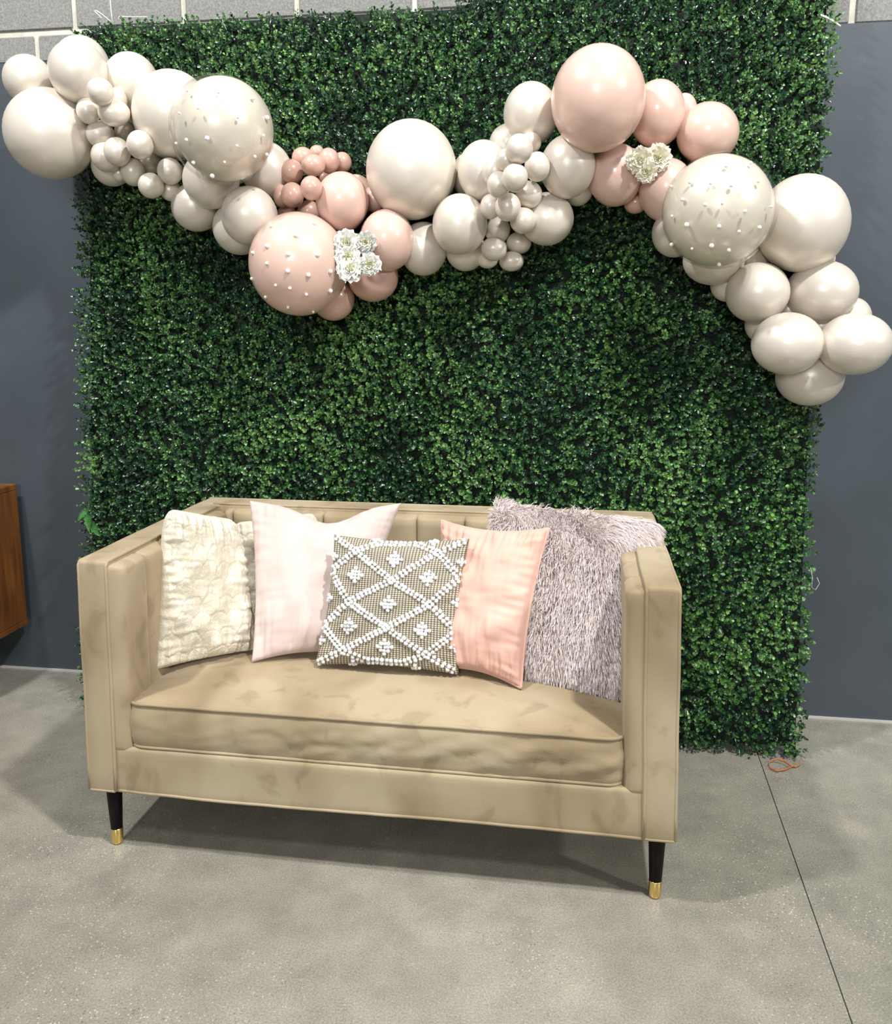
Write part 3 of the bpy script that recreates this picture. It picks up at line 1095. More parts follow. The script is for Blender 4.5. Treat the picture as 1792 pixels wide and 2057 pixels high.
def foliage():
    sp = 0.0188
    S_, Hh = np.meshgrid(np.arange(-2.49, 0.0, sp), np.arange(0.012, 2.48, sp * 0.9))
    S_ = S_.ravel() + rng.normal(0, sp * 0.33, S_.size); Hh = Hh.ravel() + rng.normal(0, sp * 0.33, Hh.size)
    ri = np.clip((Hh / rows).astype(int), 0, 4)
    rr = np.array(row_r)[ri]; rl = -2.495 + np.array(row_l)[ri]
    keep = (S_ < rr) & (S_ > rl) & (Hh < top_h(S_)) & (Hh > 0.0)
    S_ = S_[keep]; Hh = Hh[keep]; ri = ri[keep]
    K = len(S_)
    # panel seams every 508 mm: thinner foliage there
    edge = np.minimum.reduce([np.abs((Hh + rows / 2) % rows - rows / 2), np.abs((-S_ + rows / 2) % rows - rows / 2)])
    seam = np.exp(-(edge / 0.012) ** 2)
    lowf = np.array([noise.noise(Vector((a * 3.2, b * 3.2, 0.5))) for a, b in zip(S_, Hh)])
    lowf2 = np.array([noise.noise(Vector((a * 9, b * 9, 3.5))) for a, b in zip(S_, Hh)])
    dep = rng.normal(0, 0.006, K) + lowf2 * 0.010 - seam * 0.012 + lowf * 0.006
    hn = np.array(HLN); hu = np.array(HU); hup = np.array(HUP)
    base = (S_ * 0.990 - 0.012)[:, None] * hu + Hh[:, None] * hup + (dep - 0.035)[:, None] * hn
    edge_r = np.clip((S_ + 0.04) / 0.04, 0, 1)[:, None]; edge_l = np.clip((-2.455 - S_) / 0.04, 0, 1)[:, None]
    edge_t = np.clip((Hh - top_h(S_) + 0.04) / 0.04, 0, 1)[:, None]
    ax = hn + rng.normal(0, 0.26, (K, 1)) * (1 - 0.5 * np.maximum(edge_r, edge_l)) * hu + (0.18 + rng.normal(0, 0.26, (K, 1))) * hup + hu * (edge_r * 0.25 - 0.12) - hu * (edge_l * 0.25 - 0.12) + hup * edge_t * 0.25
    ax /= np.linalg.norm(ax, axis=1)[:, None]
    NL = 10
    Vs = []; cols = []
    tone = np.clip(0.46 + 0.34 * lowf + 0.36 * lowf2 + rng.normal(0, 0.12, K), 0, 1)
    ref = np.cross(ax, hu + 0.3 * hup); ref /= np.linalg.norm(ref, axis=1)[:, None]; bi = np.cross(ax, ref)
    phase = rng.random(K) * math.tau
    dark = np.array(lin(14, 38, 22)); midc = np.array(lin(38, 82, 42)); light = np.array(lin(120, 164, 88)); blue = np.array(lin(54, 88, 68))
    for i in range(NL):
        lv_ = i // 2                      # level on the sprig, 0 innermost
        f = lv_ / 4.0
        an = phase + (i % 2) * math.pi + lv_ * 1.75 + rng.normal(0, 0.35, K)
        rad = np.cos(an)[:, None] * ref + np.sin(an)[:, None] * bi
        tilt = (0.95 - 0.45 * f + rng.normal(0, 0.22, K))[:, None]
        dirn = rad * np.sin(tilt) + ax * np.cos(tilt)
        org = base + ax * (0.004 + 0.034 * f + rng.normal(0, 0.002, (K, 1))) + rad * 0.001
        side = np.cross(ax, rad); side /= np.linalg.norm(side, axis=1)[:, None]
        nrm = np.cross(dirn, side)
        flip = np.sign((nrm * ax).sum(1))[:, None]; nrm = nrm * flip
        Ln = (0.0135 - 0.0035 * f + rng.normal(0, 0.0015, K))[:, None]; Wd = Ln * (0.40 + rng.normal(0, 0.05, (K, 1)))
        cup = 0.16 * Wd * 2
        a0 = org; tip = org + dirn * Ln * 1.0 - nrm * Ln * 0.12
        m1 = org + dirn * Ln * 0.62
        l = m1 + side * Wd + nrm * cup; r = m1 - side * Wd + nrm * cup
        tl = org + dirn * Ln * 0.96 + side * Wd * 0.42 - nrm * Ln * 0.03; tr_ = org + dirn * Ln * 0.96 - side * Wd * 0.42 - nrm * Ln * 0.03
        ctr = m1 - nrm * cup * 0.2
        Vs.append(np.stack([a0, l, tl, tip * 0.3 + (tl + tr_) * 0.35, tr_, r, ctr], 1))
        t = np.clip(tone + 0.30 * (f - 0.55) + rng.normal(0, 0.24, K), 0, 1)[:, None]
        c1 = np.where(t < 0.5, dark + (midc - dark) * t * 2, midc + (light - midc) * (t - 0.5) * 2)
        bl = (rng.random((K, 1)) < 0.22) * 0.6
        cols.append(c1 * (1 - bl) + blue * bl)
    V = np.stack(Vs, 1).reshape(-1, 7, 3)       # leaves
    Cc = np.stack(cols, 1).reshape(-1, 3)
    nl = len(V)
    # leave out what would sink in the floor
    wz = V[:, :, 2].min(1)
    ok = wz > 0.0005
    V = V[ok]; Cc = Cc[ok]; nl = len(V)
    b = (np.arange(nl) * 7)[:, None]
    F = np.concatenate([b + np.array([0, 1, 6]), b + np.array([1, 2, 6]), b + np.array([2, 3, 6]), b + np.array([3, 4, 6]), b + np.array([4, 5, 6]), b + np.array([5, 0, 6])])
    me = mesh_np('foliage', V.reshape(-1, 3), F, smooth=True)
    at = me.color_attributes.new('tint', 'FLOAT_COLOR', 'POINT')
    at.data.foreach_set('color', np.repeat(np.concatenate([Cc, np.ones((nl, 1))], 1), 7, axis=0).astype(np.float32).ravel())
    tag(link('foliage', me, M['leaf'], hedge), kind='stuff')
    return base, ax


fbase, fax = foliage()


def leaf_mesh():
    L_, W_ = 0.0165, 0.0068
    V = [(0, 0, 0), (W_, L_ * .62, .002), (W_ * .42, L_ * .96, -.0005), (0, L_ * .98, -.001), (-W_ * .42, L_ * .96, -.0005), (-W_, L_ * .62, .002), (0, L_ * .6, -.0006)]
    F = [(0, 1, 6), (1, 2, 6), (2, 3, 6), (3, 4, 6), (4, 5, 6), (5, 0, 6)]
    return mesh_from('leaf', V, F)


lm = leaf_mesh()
# the nearest, largest leaves low on the right stand as leaves of their own
cand = [i for i in range(len(fbase)) if -0.42 < fbase[i] @ np.array(HU) < -0.0 and 0.03 < fbase[i][2] < 0.9]
random.shuffle(cand)
for i in cand[:300]:
    o = link('leaf', lm, M['leaf1'], hedge)
    dd = Vector(fax[i]) + Vector(rng.normal(0, 0.6, 3))
    dd.normalize()
    nrm = (Vector(fax[i]) - dd * dd.dot(Vector(fax[i])) + ZV * 0.2).normalized()
    sd = dd.cross(nrm).normalized(); nrm = sd.cross(dd)
    o.rotation_mode = 'QUATERNION'
    o.rotation_quaternion = Matrix((sd, dd, nrm)).transposed().to_quaternion()
    o.location = Vector(fbase[i]) + Vector(fax[i]) * 0.040

# loose bits fixed to the hedge: white ties at the top left, nylon thread on the right
for pts in ([(218, -30), (221, 0), (223, 22), (225, 44)], [(187, 22), (193, 21), (205, 29), (222, 43)], [(190, 23), (200, 32), (204, 37)], [(238, 45), (239, 33), (262, 34), (296, 34)]):
    V, F = tube_vf([hedge_at(x, y, 0.01) - H0 for x, y in pts], 0.0016, 6)
    link('zip_tie', mesh_from('zip_tie', V, F), M['wire'], hedge)
for pts in ([(1641, 1160), (1646, 1172), (1638, 1185), (1630, 1180), (1632, 1160), (1628, 1140)], [(1648, 30), (1662, 36), (1676, 44), (1688, 53)], [(446, 40), (451, 52), (455, 60)]):
    V, F = tube_vf([hedge_at(x, y, 0.012) - H0 for x, y in pts], 0.0006 if pts[0][0] != 1648 else 0.003, 6)
    link('thread', mesh_from('thread', V, F), M['wire'], hedge)

# broad-leaved artificial sprig poking out at the left edge
def big_leaf(parent, p0, direction, nrm, L_, W_):
    d = Vector(direction).normalized(); sd = d.cross(Vector(nrm)).normalized(); nn = sd.cross(d)
    V = []; F = []
    prof = [(0, 0.03), (0.12, 0.35), (0.3, 0.9), (0.42, 0.55), (0.52, 0.85), (0.66, 0.4), (0.74, 0.5), (0.9, 0.16), (1, 0.0)]
    for (t, w_) in prof:
        for s_ in (-1, 0, 1):
            V.append(Vector(p0) + d * L_ * t + sd * s_ * w_ * W_ + nn * (abs(s_) * 0.004 - 0.25 * L_ * t * t * 0.5))
    for i in range(len(prof) - 1):
        for k in (0, 1):
            F.append((i * 3 + k, i * 3 + k + 1, (i + 1) * 3 + k + 1, (i + 1) * 3 + k))
    return link('leaf', mesh_from('leaf', V, F), plain_green, parent)


plain_green = noise_mat('broad_leaf', lin(44, 92, 38), lin(66, 122, 56), 40, 0.4)
p0 = hedge_at(176, 1030, 0.03)
spr = empty('leafy_sprig', p0, 'green sprig with broad lobed leaves poking from the left edge of the hedge', 'sprig')
V, F = tube_vf([hedge_at(178, 1008, .01) - p0, hedge_at(176, 1030, .02) - p0, hedge_at(183, 1062, .03) - p0], 0.002, 6)
link('stem', mesh_from('stem', V, F), M['stem'], spr)
for (a, b, L_, W_) in (((176, 1022), (153, 1047), 0.055, 0.014), ((178, 1045), (200, 1080), 0.075, 0.020), ((176, 1030), (178, 1080), 0.070, 0.018), ((180, 1050), (207, 1068), 0.055, 0.014)):
    q0 = hedge_at(*a, .025); q1 = hedge_at(*b, .045)
    big_leaf(spr, q0 - p0, q1 - q0, HN, L_, W_)

# curled strap on the floor at the hedge's right foot
p0 = sofa_at(1600, 1532, z=0.003)
P = [sofa_at(x, y, z=z_) - p0 for (x, y, z_) in ((1612, 1528, .018), (1604, 1538, .008), (1592, 1539, .007), (1578, 1546, .006), (1560, 1549, .006), (1546, 1543, .006), (1542, 1535, .007), (1548, 1528, .010), (1560, 1525, .014), (1574, 1529, .013), (1586, 1537, .010), (1600, 1541, .006))]
Q = []
for i in range(len(P) - 1):
    for k in range(4): Q.append(P[i].lerp(P[i + 1], k / 4))
Q.append(P[-1])
V, F = [], []
for i, q in enumerate(Q):
    V += [q + Vector((0, 0, -0.0028)), q + Vector((0.001, -0.0012, 0.0028)), q + Vector((0.0014, 0.0014, 0.0028)), q + Vector((0.0012, 0.0012, -0.0028))]
for i in range(len(Q) - 1):
    for k in range(4): F.append((i * 4 + k, i * 4 + (k + 1) % 4, (i + 1) * 4 + (k + 1) % 4, (i + 1) * 4 + k))
o = link('strap_loop', mesh_from('strap_loop', V, F), M['strap'], None, p0)
tag(o, 'small curled orange-brown strap lying on the floor at the hedge corner', 'strap')

# ------------------------------------------------------------------ balloons
def balloon_mesh(sub=40):
    """unit balloon, mouth towards -Z (turned away from the viewer when placed)"""
    V, F = [], []
    nr = 26
    prof = []
    for i in range(nr + 1):
        t = math.pi * i / nr
        z_ = math.cos(t); r_ = math.sin(t)
        if z_ < 0:
            r_ *= 1 - 0.10 * z_ * z_
            z_ *= 1 + 0.14 * (-z_) ** 3
        prof.append((r_, z_))
    for (r_, z_) in prof:
        for k in range(sub):
            a = 2 * math.pi * k / sub
            V.append((max(r_, 1e-4) * math.cos(a), max(r_, 1e-4) * math.sin(a), z_))
    for i in range(nr):
        for k in range(sub):
            F.append((i * sub + k, (i + 1) * sub + k, (i + 1) * sub + (k + 1) % sub, i * sub + (k + 1) % sub))
    F.append(tuple(range(sub))); F.append(tuple(range(nr * sub, (nr + 1) * sub))[::-1])
    return mesh_from('balloon', V, F)


BM = {k: balloon_mesh() for k in ('cream', 'pink', 'pink_dark')}
for k, m_ in BM.items(): m_.materials.append(M[k])

GC = 'cream balloons of the garland'; GP = 'blush balloons of the garland'
GS1 = 'small cream balloons of the left cluster'; GS2 = 'small cream balloons of the middle cluster'; GS3 = 'small dusty pink balloons'
# x, y, rx, ry, layer, colour, label, group
B = [
 # layer 0: tucked behind
 (165,132,53,56,0,'cream','medium cream balloon peeking out at top right behind the highest left balloon',GC),
 (104,160,27,27,0,'cream','small cream balloon wedged between the two leftmost top balloons',GC),
 (224,334,39,39,0,'cream','cream balloon low behind the left small cluster, beside the largest left balloon',GC),
 (535,342,51,55,0,'cream','cream balloon half hidden behind the lower right of the left clear pearl balloon',GC),
 (481,458,53,53,0,'cream','cream balloon behind and below another, just left of the big pearl-dotted pink balloon',GC),
 (394,416,49,48,0,'cream','low cream balloon under the left clear pearl balloon, hanging at the lower edge',GC),
 (714,392,38,40,0,'pink','blush balloon showing as a sliver right of the pink balloon above the carnations',GP),
 (752,400,24,26,0,'pink','blush balloon tucked under the lower left of the large middle cream balloon',GP),
 (669,600,43,44,0,'pink_dark','dusty blush balloon hanging lowest, behind the big pearl-dotted pink balloon',GP),
 (749,556,51,50,0,'pink_dark','dusty blush balloon below the one beside the carnations',GP),
 (850,500,48,53,0,'cream','cream balloon below the large middle cream balloon, right of the blush ones',GC),
 (935,503,40,41,0,'cream','cream balloon peeking out below, left of the bottom of the middle cluster',GC),
 (942,352,36,44,0,'cream','cream balloon sliver just right of the large middle cream balloon',GC),
 (1022,290,40,40,0,'cream','cream balloon peeking out at upper left behind the middle cluster top',GC),
 (1160,380,31,33,0,'cream','cream balloon peeking out below right, left of the lower pink balloon',GC),
 (1373,222,26,33,0,'pink','blush balloon peeking out between the two upper right pink balloons',GP),
 (1276,408,23,21,0,'pink_dark','small blush sliver of a balloon below the two lower right pink balloons',GP),
 (1356,468,46,48,0,'cream','cream balloon peeking out on the lower left of the right clear pearl balloon',GC),
 (1462,573,34,33,0,'cream','cream balloon peeking out left of the top left ball of the right tail',GC),
 (1650,520,26,28,0,'cream','cream balloon peeking out under the right edge of the large far right cream balloon',GC),
 (1712,640,36,42,0,'cream','cream balloon peeking out above the rightmost balloon of the tail',GC),
 (1527,652,30,34,0,'cream','cream balloon peeking out on the left edge of the tail, behind two round ones',GC),
 (1583,622,24,26,0,'cream','cream balloon deep in the gap in the middle of the right tail',GC),
 (1648,655,26,26,0,'cream','cream balloon deep in the gap between the two lowest front tail balloons',GC),
 (1512,528,31,33,0,'cream','shaded cream balloon behind the lower right of the right clear pearl balloon',GC),
 (215,314,31,31,0,'cream','cream balloon behind the left side of the small cream left cluster',GC),
 # layer 1
 (57,161,48,48,1,'cream','leftmost cream balloon of the whole garland',GC),
 (157,145,57,60,1,'cream','highest cream balloon at the left end of the garland',GC),
 (264,167,54,58,1,'cream','cream balloon against the hedge right of the highest left one',GC),
 (348,232,80,86,1,'cream','large cream balloon half covered by the left clear pearl balloon',GC),
 (424,362,56,56,1,'cream','cream balloon directly below the left clear pearl balloon',GC),
 (501,434,56,58,1,'cream','cream balloon touching the upper left of the big pearl-dotted pink balloon',GC),
 (826,342,91,97,1,'cream','largest cream balloon in the middle of the garland',GC),
 (970,344,51,60,1,'cream','cream balloon right of the large middle one, above its lower neighbour',GC),
 (923,451,55,60,1,'cream','cream balloon below right of the large middle one, left of the middle cluster',GC),
 (1066,229,55,61,1,'cream','cream balloon just left of the biggest plain pink balloon',GC),
 (1140,335,55,62,1,'cream','cream balloon below the biggest plain pink balloon, right of the middle cluster',GC),
 (1098,440,54,52,1,'cream','cream balloon low on the right of the middle cluster',GC),
 (777,483,55,61,1,'pink','blush balloon directly right of the carnation bunch',GP),
 (687,405,53,58,1,'pink','blush balloon directly above the carnation bunch of five',GP),
 (1320,229,55,65,1,'pink','blush balloon touching the right side of the biggest plain pink balloon',GP),
 (1421,268,61,60,1,'pink','rightmost blush balloon, above the right clear pearl balloon',GP),
 (1236,352,55,61,1,'pink','blush balloon under the biggest plain pink one, left of the small carnation bunch',GP),
 (1338,382,54,62,1,'pink','blush balloon below the small carnation bunch, partly behind the clear pearl balloon',GP),
 (1612,449,89,96,1,'cream','large cream balloon right of the right clear pearl balloon',GC),
 (1433,523,60,49,1,'cream','cream balloon under the right clear pearl balloon',GC),
 (1650,586,69,62,1,'cream','right ball of the upper pair in the right tail, under the large cream balloon',GC),
 (1521,588,62,60,1,'cream','left ball of the upper pair in the right tail',GC),
 (1626,757,65,58,1,'cream','bottommost cream balloon of the right tail',GC),
 # layer 2
 (101,269,87,87,2,'cream','largest cream balloon at the left end, bottom left',GC),
 (1201,199,94,102,2,'pink','biggest plain blush pink balloon, at the top of the right half',GP),
 (1581,690,69,62,2,'cream','left ball of the lower pair in the right tail',GC),
 (1717,691,71,62,2,'cream','rightmost ball, of the lower pair in the right tail',GC),
 # small left cluster
 (262,245,14,15,1,'cream','barely visible tiny cream balloon at the right edge of the left cluster, near its top',GS1),
 (240,349,14,16,1,'cream','tiny cream balloon peeking out low on the left of the left cluster',GS1),
 (362,345,13,15,1,'cream','tiny cream balloon peeking out at the right end of the left cluster',GS1),
 (236,200,18,23,2,'cream','small cream balloon behind, upper right in the left cluster',GS1),
 (251,266,21,21,2,'cream','small shaded cream balloon in the middle of the left cluster',GS1),
 (304,324,24,24,2,'cream','small cream balloon, third from the bottom right of the left cluster',GS1),
 (343,383,21,21,2,'cream','small cream balloon at the bottom right tip of the left cluster',GS1),
 (201,184,26,26,3,'cream','topmost small cream balloon of the left cluster',GS1),
 (177,223,23,25,3,'cream','small cream balloon furthest left in the left cluster',GS1),
 (229,227,31,26,3,'cream','wide oval small cream balloon near the top of the left cluster',GS1),
 (201,270,27,27,3,'cream','small cream balloon below the leftmost one of the left cluster',GS1),
 (281,291,26,28,3,'cream','small cream balloon at the right centre of the left cluster',GS1),
 (235,305,26,28,3,'cream','small cream balloon at the left centre of the left cluster',GS1),
 (268,346,25,27,3,'cream','small cream balloon low on the left of the left cluster',GS1),
 (341,344,25,26,3,'cream','small cream balloon furthest right in the front of the left cluster',GS1),
 (303,373,25,25,3,'cream','small cream balloon at the bottom middle of the left cluster',GS1),
 # dusty pink cluster
 (636,306,15,14,1,'pink_dark','small dusty pink balloon peeking out at the back top of the pink cluster',GS3),
 (687,326,19,20,1,'pink_dark','small dusty pink balloon furthest right in the pink cluster',GS3),
 (652,358,13,13,1,'pink_dark','tiny dusty pink balloon in the gap under the upper right of the pink cluster',GS3),
 (565,393,17,23,1,'pink_dark','small dusty pink balloon furthest left, half behind, in the pink cluster',GS3),
 (577,433,21,21,1,'pink_dark','small dusty pink balloon low on the left, behind the pearl-dotted balloon top',GS3),
 (620,425,23,22,1,'pink_dark','small dusty pink balloon low in the middle, behind the pearl-dotted balloon top',GS3),
 (608,317,22,21,2,'pink_dark','small dusty pink balloon at the upper left top of the pink cluster',GS3),
 (660,323,22,25,2,'pink_dark','small dusty pink balloon at the upper right top of the pink cluster',GS3),
 (585,345,24,24,3,'pink_dark','small dusty pink balloon on the upper left of the pink cluster',GS3),
 (629,332,24,22,3,'pink_dark','small dusty pink balloon in front at the top middle of the pink cluster',GS3),
 (625,378,22,24,3,'pink_dark','small dusty pink balloon at the centre of the pink cluster',GS3),
 (587,392,23,25,3,'pink_dark','small dusty pink balloon in front on the lower left of the pink cluster',GS3),
 # middle cluster
 (995,345,27,30,1,'cream','small shaded cream balloon behind the upper left of the middle cluster',GS2),
 (1065,287,22,21,2,'cream','small cream balloon half hidden at the top right of the middle cluster',GS2),
 (1017,322,22,23,2,'cream','small cream balloon second from the top on the left of the middle cluster',GS2),
 (1002,371,24,26,2,'cream','small cream balloon third from the top on the left of the middle cluster',GS2),
 (985,415,21,25,2,'cream','small cream balloon furthest left halfway down the middle cluster',GS2),
 (1050,443,26,26,2,'cream','small cream balloon on the right, third from the bottom of the middle cluster',GS2),
 (1042,488,25,22,2,'cream','small cream balloon on the right, second from the bottom of the middle cluster',GS2),
 (979,520,22,19,2,'cream','small cream balloon at the bottom left of the middle cluster',GS2),
 (1027,525,25,20,2,'cream','small cream balloon at the bottom tip of the middle cluster',GS2),
 (1079,335,26,29,2,'cream','small cream balloon furthest right near the top of the middle cluster',GS2),
 (1062,391,27,27,2,'cream','small cream balloon on the right, halfway down the middle cluster',GS2),
 (1042,299,28,29,3,'cream','topmost front small cream balloon of the middle cluster',GS2),
 (1034,357,26,28,3,'cream','small cream balloon in front, second down the middle cluster',GS2),
 (1020,416,26,28,3,'cream','small cream balloon in front, third down the middle cluster',GS2),
 (999,462,26,27,3,'cream','small cream balloon in front, fourth down the middle cluster',GS2),
 (992,500,26,24,3,'cream','small cream balloon in front, low on the left of the middle cluster',GS2),
]
# special ones: clear-shelled and pearl-dotted
SPEC = {
 'clear_l': (446,262,103,106,2), 'clear_r': (1444.5,424,112,114,2), 'pink_dot': (600,531,99,102,2),
}
placed = []      # (centre, radius)


def settle(x, y, rx, ry, layer, tol=0.93):
    """the nearest place to the hedge that is clear of, and in front of, the balloons already tied on"""
    rpx = (rx + ry) / 2
    for it in range(240):
        dd = 0.02 + it * 0.006
        p = hedge_at(x, y, dd)
        dist = (p - CAMP).dot(FW)
        r = rpx * dist / FPX
        if dd < r * 0.92: continue
        ok = True
        for (q, rq, ly, qx, qy, qr, qd) in placed:
            if (p - q).length < (tol if ly > 0 else min(tol, 0.74)) * (r + rq): ok = False; break
            if ly < layer and math.hypot(x - qx, y - qy) < 0.9 * (rpx + qr) and dist > qd - 0.012: ok = False; break
        if ok: break
    return p, r, dist


order = []
for i, b_ in enumerate(B): order.append((b_[4], 0 if max(b_[2], b_[3]) > 40 else 1, -b_[2], 'b', i))
order += [(2, 0, -999, 's', 'clear_l'), (2, 0, -999, 's', 'clear_r'), (2, 0, -998, 's', 'pink_dot')]
order.sort(key=lambda t: (t[0], t[1], t[2]))
res = {}
TOL = {0: 0.70, 1: 0.82, 2: 0.90, 3: 0.92}
for (ly, _, _, kind, key) in order:
    if kind == 'b':
        x, y, rx, ry = B[key][:4]
    else:
        x, y, rx, ry, ly = SPEC[key]
    p, r, dist = settle(x, y, rx, ry, ly, TOL[ly])
    placed.append((p, r, ly, x, y, (rx + ry) / 2, dist)); res[key] = (p, dist)
    # the balloon as built
    sx_, sy_ = rx * dist / FPX, ry * dist / FPX
    if kind == 'b':
        toward = (CAMP - p).normalized()
        o = link('balloon', BM[B[key][5]], None, None, p)
        tag(o, B[key][6], 'balloon', B[key][7])
        zax = toward; xax = RT - zax * RT.dot(zax); xax.normalize(); yax = zax.cross(xax)
        o.rotation_mode = 'QUATERNION'
        o.rotation_quaternion = Matrix((xax, yax, zax)).transposed().to_quaternion()
        o.scale = (sx_, sy_, (sx_ + sy_) / 2)


def sphere_mesh(name, seg=48, rings=32):
    bm = bmesh.new(); bmesh.ops.create_uvsphere(bm, u_segments=seg, v_segments=rings, radius=1)
    for f in bm.faces: f.smooth = True
    me = bpy.data.meshes.new(name); bm.to_mesh(me); bm.free(); return me


def clear_film():
    m, nt, b = new_mat('clear_film')
    nt.nodes.remove(b)
    out = nt.nodes['Material Output']
    tr = N(nt, 'ShaderNodeBsdfTransparent'); tr.inputs[0].default_value = (0.995, 0.99, 0.985, 1)
    gl = N(nt, 'ShaderNodeBsdfGlossy'); gl.inputs['Roughness'].default_value = 0.03
    lwn = N(nt, 'ShaderNodeLayerWeight'); lwn.inputs[0].default_value = 0.5
    pw = N(nt, 'ShaderNodeMath', operation='POWER'); nt.links.new(lwn.outputs['Facing'], pw.inputs[0]); pw.inputs[1].default_value = 3.0
    lw = N(nt, 'ShaderNodeMath', operation='MULTIPLY_ADD'); nt.links.new(pw.outputs[0], lw.inputs[0]); lw.inputs[1].default_value = 0.34; lw.inputs[2].default_value = 0.06
    mx = N(nt, 'ShaderNodeMixShader')
    nt.links.new(lw.outputs[0], mx.inputs[0]); nt.links.new(tr.outputs[0], mx.inputs[1]); nt.links.new(gl.outputs[0], mx.inputs[2])
    nt.links.new(mx.outputs[0], out.inputs[0])
    return m


M['film'] = clear_film()
M['champagne'] = pearl_latex('champagne_latex', lin(222, 215, 198), 0.34, 0.15, 0.2)
pearl_me = sphere_mesh('pearl', 14, 10); pearl_me.materials.append(M['pearl'])
PL = {
 'clear_l': [(377,184),(439,187),(508,199),(398,218),(360,228),(478,236),(537,237),(374,280),(416,277),(476,292),(529,272),(536,309),(512,313),(451,324),(388,325),(426,351),(353,287)],
 'pink_dot': [(629,450),(545,456),(594,474),(536,495),(507,508),(579,511),(638,512),(535,529),(578,544),(664,545),(620,552),(505,559),(553,572),(582,578),(615,590),(664,583),(533,595),(578,615),(629,624)],
 'clear_r': [(1458,335),(1507,329),(1386,367),(1427,369),(1468,373),(1522,365),(1348,375),(1371,401),(1416,411),(1450,408),(1548,415),(1496,424),(1350,434),(1379,451),(1444,454),(1525,456),(1484,464),(1349,490),(1390,498),(1429,492),(1464,501),(1444,529)],
}


def on_sphere(x, y, c_, R):
    d = ray(x, y).normalized(); oc = CAMP - c_
    bq = d.dot(oc); cq = oc.dot(oc) - R * R; disc = bq * bq - cq
    if disc > 0: t = -bq - math.sqrt(disc)
    else: t = -bq
    q = CAMP + d * t
    return c_ + (q - c_).normalized() * R


for key, lab, inner in (('clear_l', 'large cream balloon inside a clear bubble dotted with pearls, left half of the garland', (4, -3, 97, 99)),
                        ('clear_r', 'large cream balloon inside a clear bubble dotted with pearls, right half of the garland', (-2, -1, 107, 109)),
                        ('pink_dot', 'big blush pink balloon dotted with small pearls left of the five carnations', None)):
    x, y, rx, ry, _ = SPEC[key]
    p, dist = res[key]; k = dist / FPX
    rt = empty('pearl_balloon', p, lab, 'balloon')
    R = (rx + ry) / 2 * k
    if inner:
        dx, dy, r1, r2 = inner
        o = link('inner_balloon', sphere_mesh('inner_balloon'), M['champagne'], rt, RT * dx * k - UP * dy * k + FW * 0.004)
        o.scale = (r1 * k, (r1 + r2) / 2 * k, r2 * k)
        o = link('clear_shell', sphere_mesh('clear_shell', 64, 48), M['film'], rt)
        o.scale = (rx * k, R, ry * k)
        o['label'] = 'transparent outer balloon'
    else:
        o = link('body', sphere_mesh('body', 64, 48), M['pink'], rt)
        o.scale = (rx * k, R, ry * k)
    for (qx, qy) in PL[key]:
        q = on_sphere(qx, qy, p, R)
        # follow the slightly taller ellipsoid
        v = q - p
        v = Vector((v.x * rx * k / R, v.y, v.z * ry * k / R))
        pr_ = random.choice((0.0042, 0.005, 0.0055, 0.0068)) * 1.0
        o = link('pearl', pearl_me, None, rt, v * 1.012)
        o.scale = (pr_,) * 3

# ------------------------------------------------------------------ carnations
def petal_mesh(seed):
    nu_, nv_ = 9, 6
    V = []
    for i in range(nu_):
        a = (i / (nu_ - 1) - 0.5) * 1.9
        for j in range(nv_):
            t = j / (nv_ - 1)
            r = t
            ruf = 0.20 * math.sin(i * 2.3 + seed) * t * t + 0.14 * math.sin(i * 4.1 + seed * 2) * t ** 3
            edge = 1 + (0.10 * math.sin(i * 3.7 + seed) if j == nv_ - 1 else 0)
            V.append((math.sin(a) * r * edge, ruf + 0.12 * t * t, math.cos(a) * r * edge))
    return mesh_from('petal', V, grid_faces(nu_, nv_))


petals = [petal_mesh(s) for s in (0.3, 1.9, 3.7)]


def petal_mat(name, c1, c2):
    m, nt, b = new_mat(name)
    b.inputs['Base Color'].default_value = tuple(c1) + (1,)
    b.inputs['Roughness'].default_value = 0.7
    return m


M['petal'] = petal_mat('carnation_petal', lin(250, 250, 243), None)
M['petal_c'] = petal_mat('carnation_heart', lin(248, 246, 224), None)
M['petal_i'] = petal_mat('ivory_petal', lin(248, 243, 224), None)


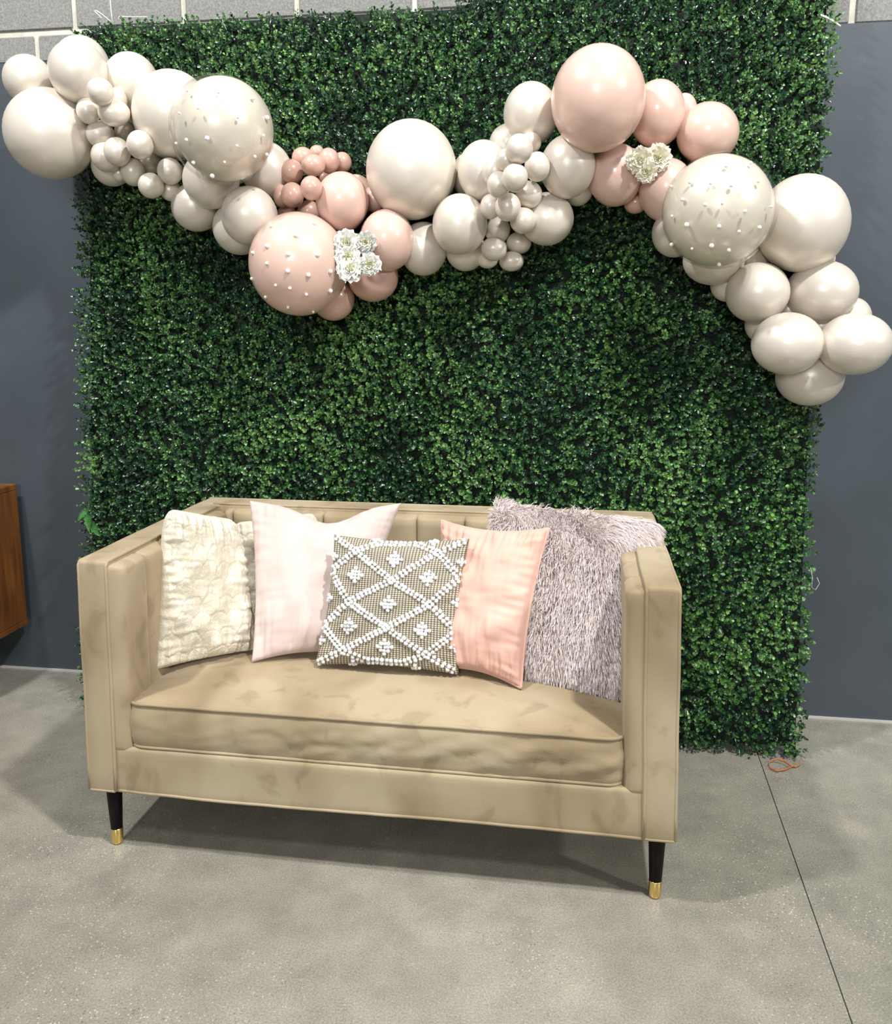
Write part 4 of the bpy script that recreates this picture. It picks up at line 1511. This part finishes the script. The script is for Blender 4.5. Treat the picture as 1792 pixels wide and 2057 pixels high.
def carnation(x, y, rpx, d_c, lab, grp, mat, front_dir=None):
    p = d_c
    dist = (p - CAMP).dot(FW)
    R = 1.14 * rpx * dist / FPX
    ax = ((CAMP - p).normalized() + Vector((random.uniform(-.25, .25), 0, random.uniform(-.2, .25)))).normalized()
    rt = empty('carnation', p, lab, 'flower', grp)
    q = ax.to_track_quat('Y', 'Z')
    n_ = 0
    for layer, (cnt, sc, tilt, fwd) in enumerate(((7, 1.0, 0.05, 0.0), (6, 0.88, 0.35, 0.06), (6, 0.72, 0.62, 0.10), (5, 0.58, 0.9, 0.12), (4, 0.46, 1.2, 0.14))):
        for k in range(cnt):
            a = math.tau * (k + 0.5 * (layer % 2)) / cnt + random.uniform(-.25, .25)
            o = link('petal', random.choice(petals), None, rt)
            if not o.data.materials: o.data.materials.append(None)
            o.material_slots[0].link = 'OBJECT'
            o.material_slots[0].material = M['petal_c'] if layer >= 3 else mat
            o.rotation_mode = 'QUATERNION'
            loc_rot = Matrix.Rotation(a, 4, 'Y') @ Matrix.Rotation(-tilt - random.uniform(-.12, .12), 4, 'X')
            o.rotation_quaternion = q @ loc_rot.to_quaternion()
            o.scale = [R * sc * random.uniform(0.9, 1.08)] * 3
            o.location = ax * R * fwd
    # calyx behind the petals
    V, F = lathe_vf([(0.006 * R / .03, -0.003), (0.006 * R / .03, -0.02 * R / .03), (0.002, -0.035 * R / .03)], 10)
    o = link('calyx', mesh_from('calyx', V, F), M['stem'], rt)
    o.rotation_mode = 'QUATERNION'; o.rotation_quaternion = ax.to_track_quat('Z', 'Y')
    return rt


pd = res['pink_dot'][0]
base_d = (pd - CAMP).dot(FW)
for (x, y, r, lab) in ((697, 489, 24, 'white carnation at the top left of the bunch of five'), (734, 486, 20, 'white carnation at the top right of the bunch of five'),
                       (699, 517, 23, 'white carnation in the middle left of the bunch of five'), (742, 532, 20, 'white carnation at the lower right of the bunch of five'),
                       (704, 541, 23, 'white carnation at the bottom left of the bunch of five')):
    dd = base_d - 0.085
    p = CAMP + ray(x, y) * dd
    carnation(x, y, r, p, lab, 'white carnations beside the pearl-dotted pink balloon', M['petal'])
idx = [i for i, b_ in enumerate(B) if b_[0] == 1236][0]
dr = (res[idx][0] - CAMP).dot(FW)
for (x, y, r, lab) in ((1284, 323, 23, 'ivory carnation on the left of the small bunch'), (1321, 317, 23, 'ivory carnation on the right of the small bunch'),
                       (1298, 345, 19, 'ivory carnation at the bottom of the small bunch')):
    p = CAMP + ray(x, y) * (dr - 0.11)
    carnation(x, y, r, p, lab, 'ivory carnations between the right blush balloons', M['petal_i'])
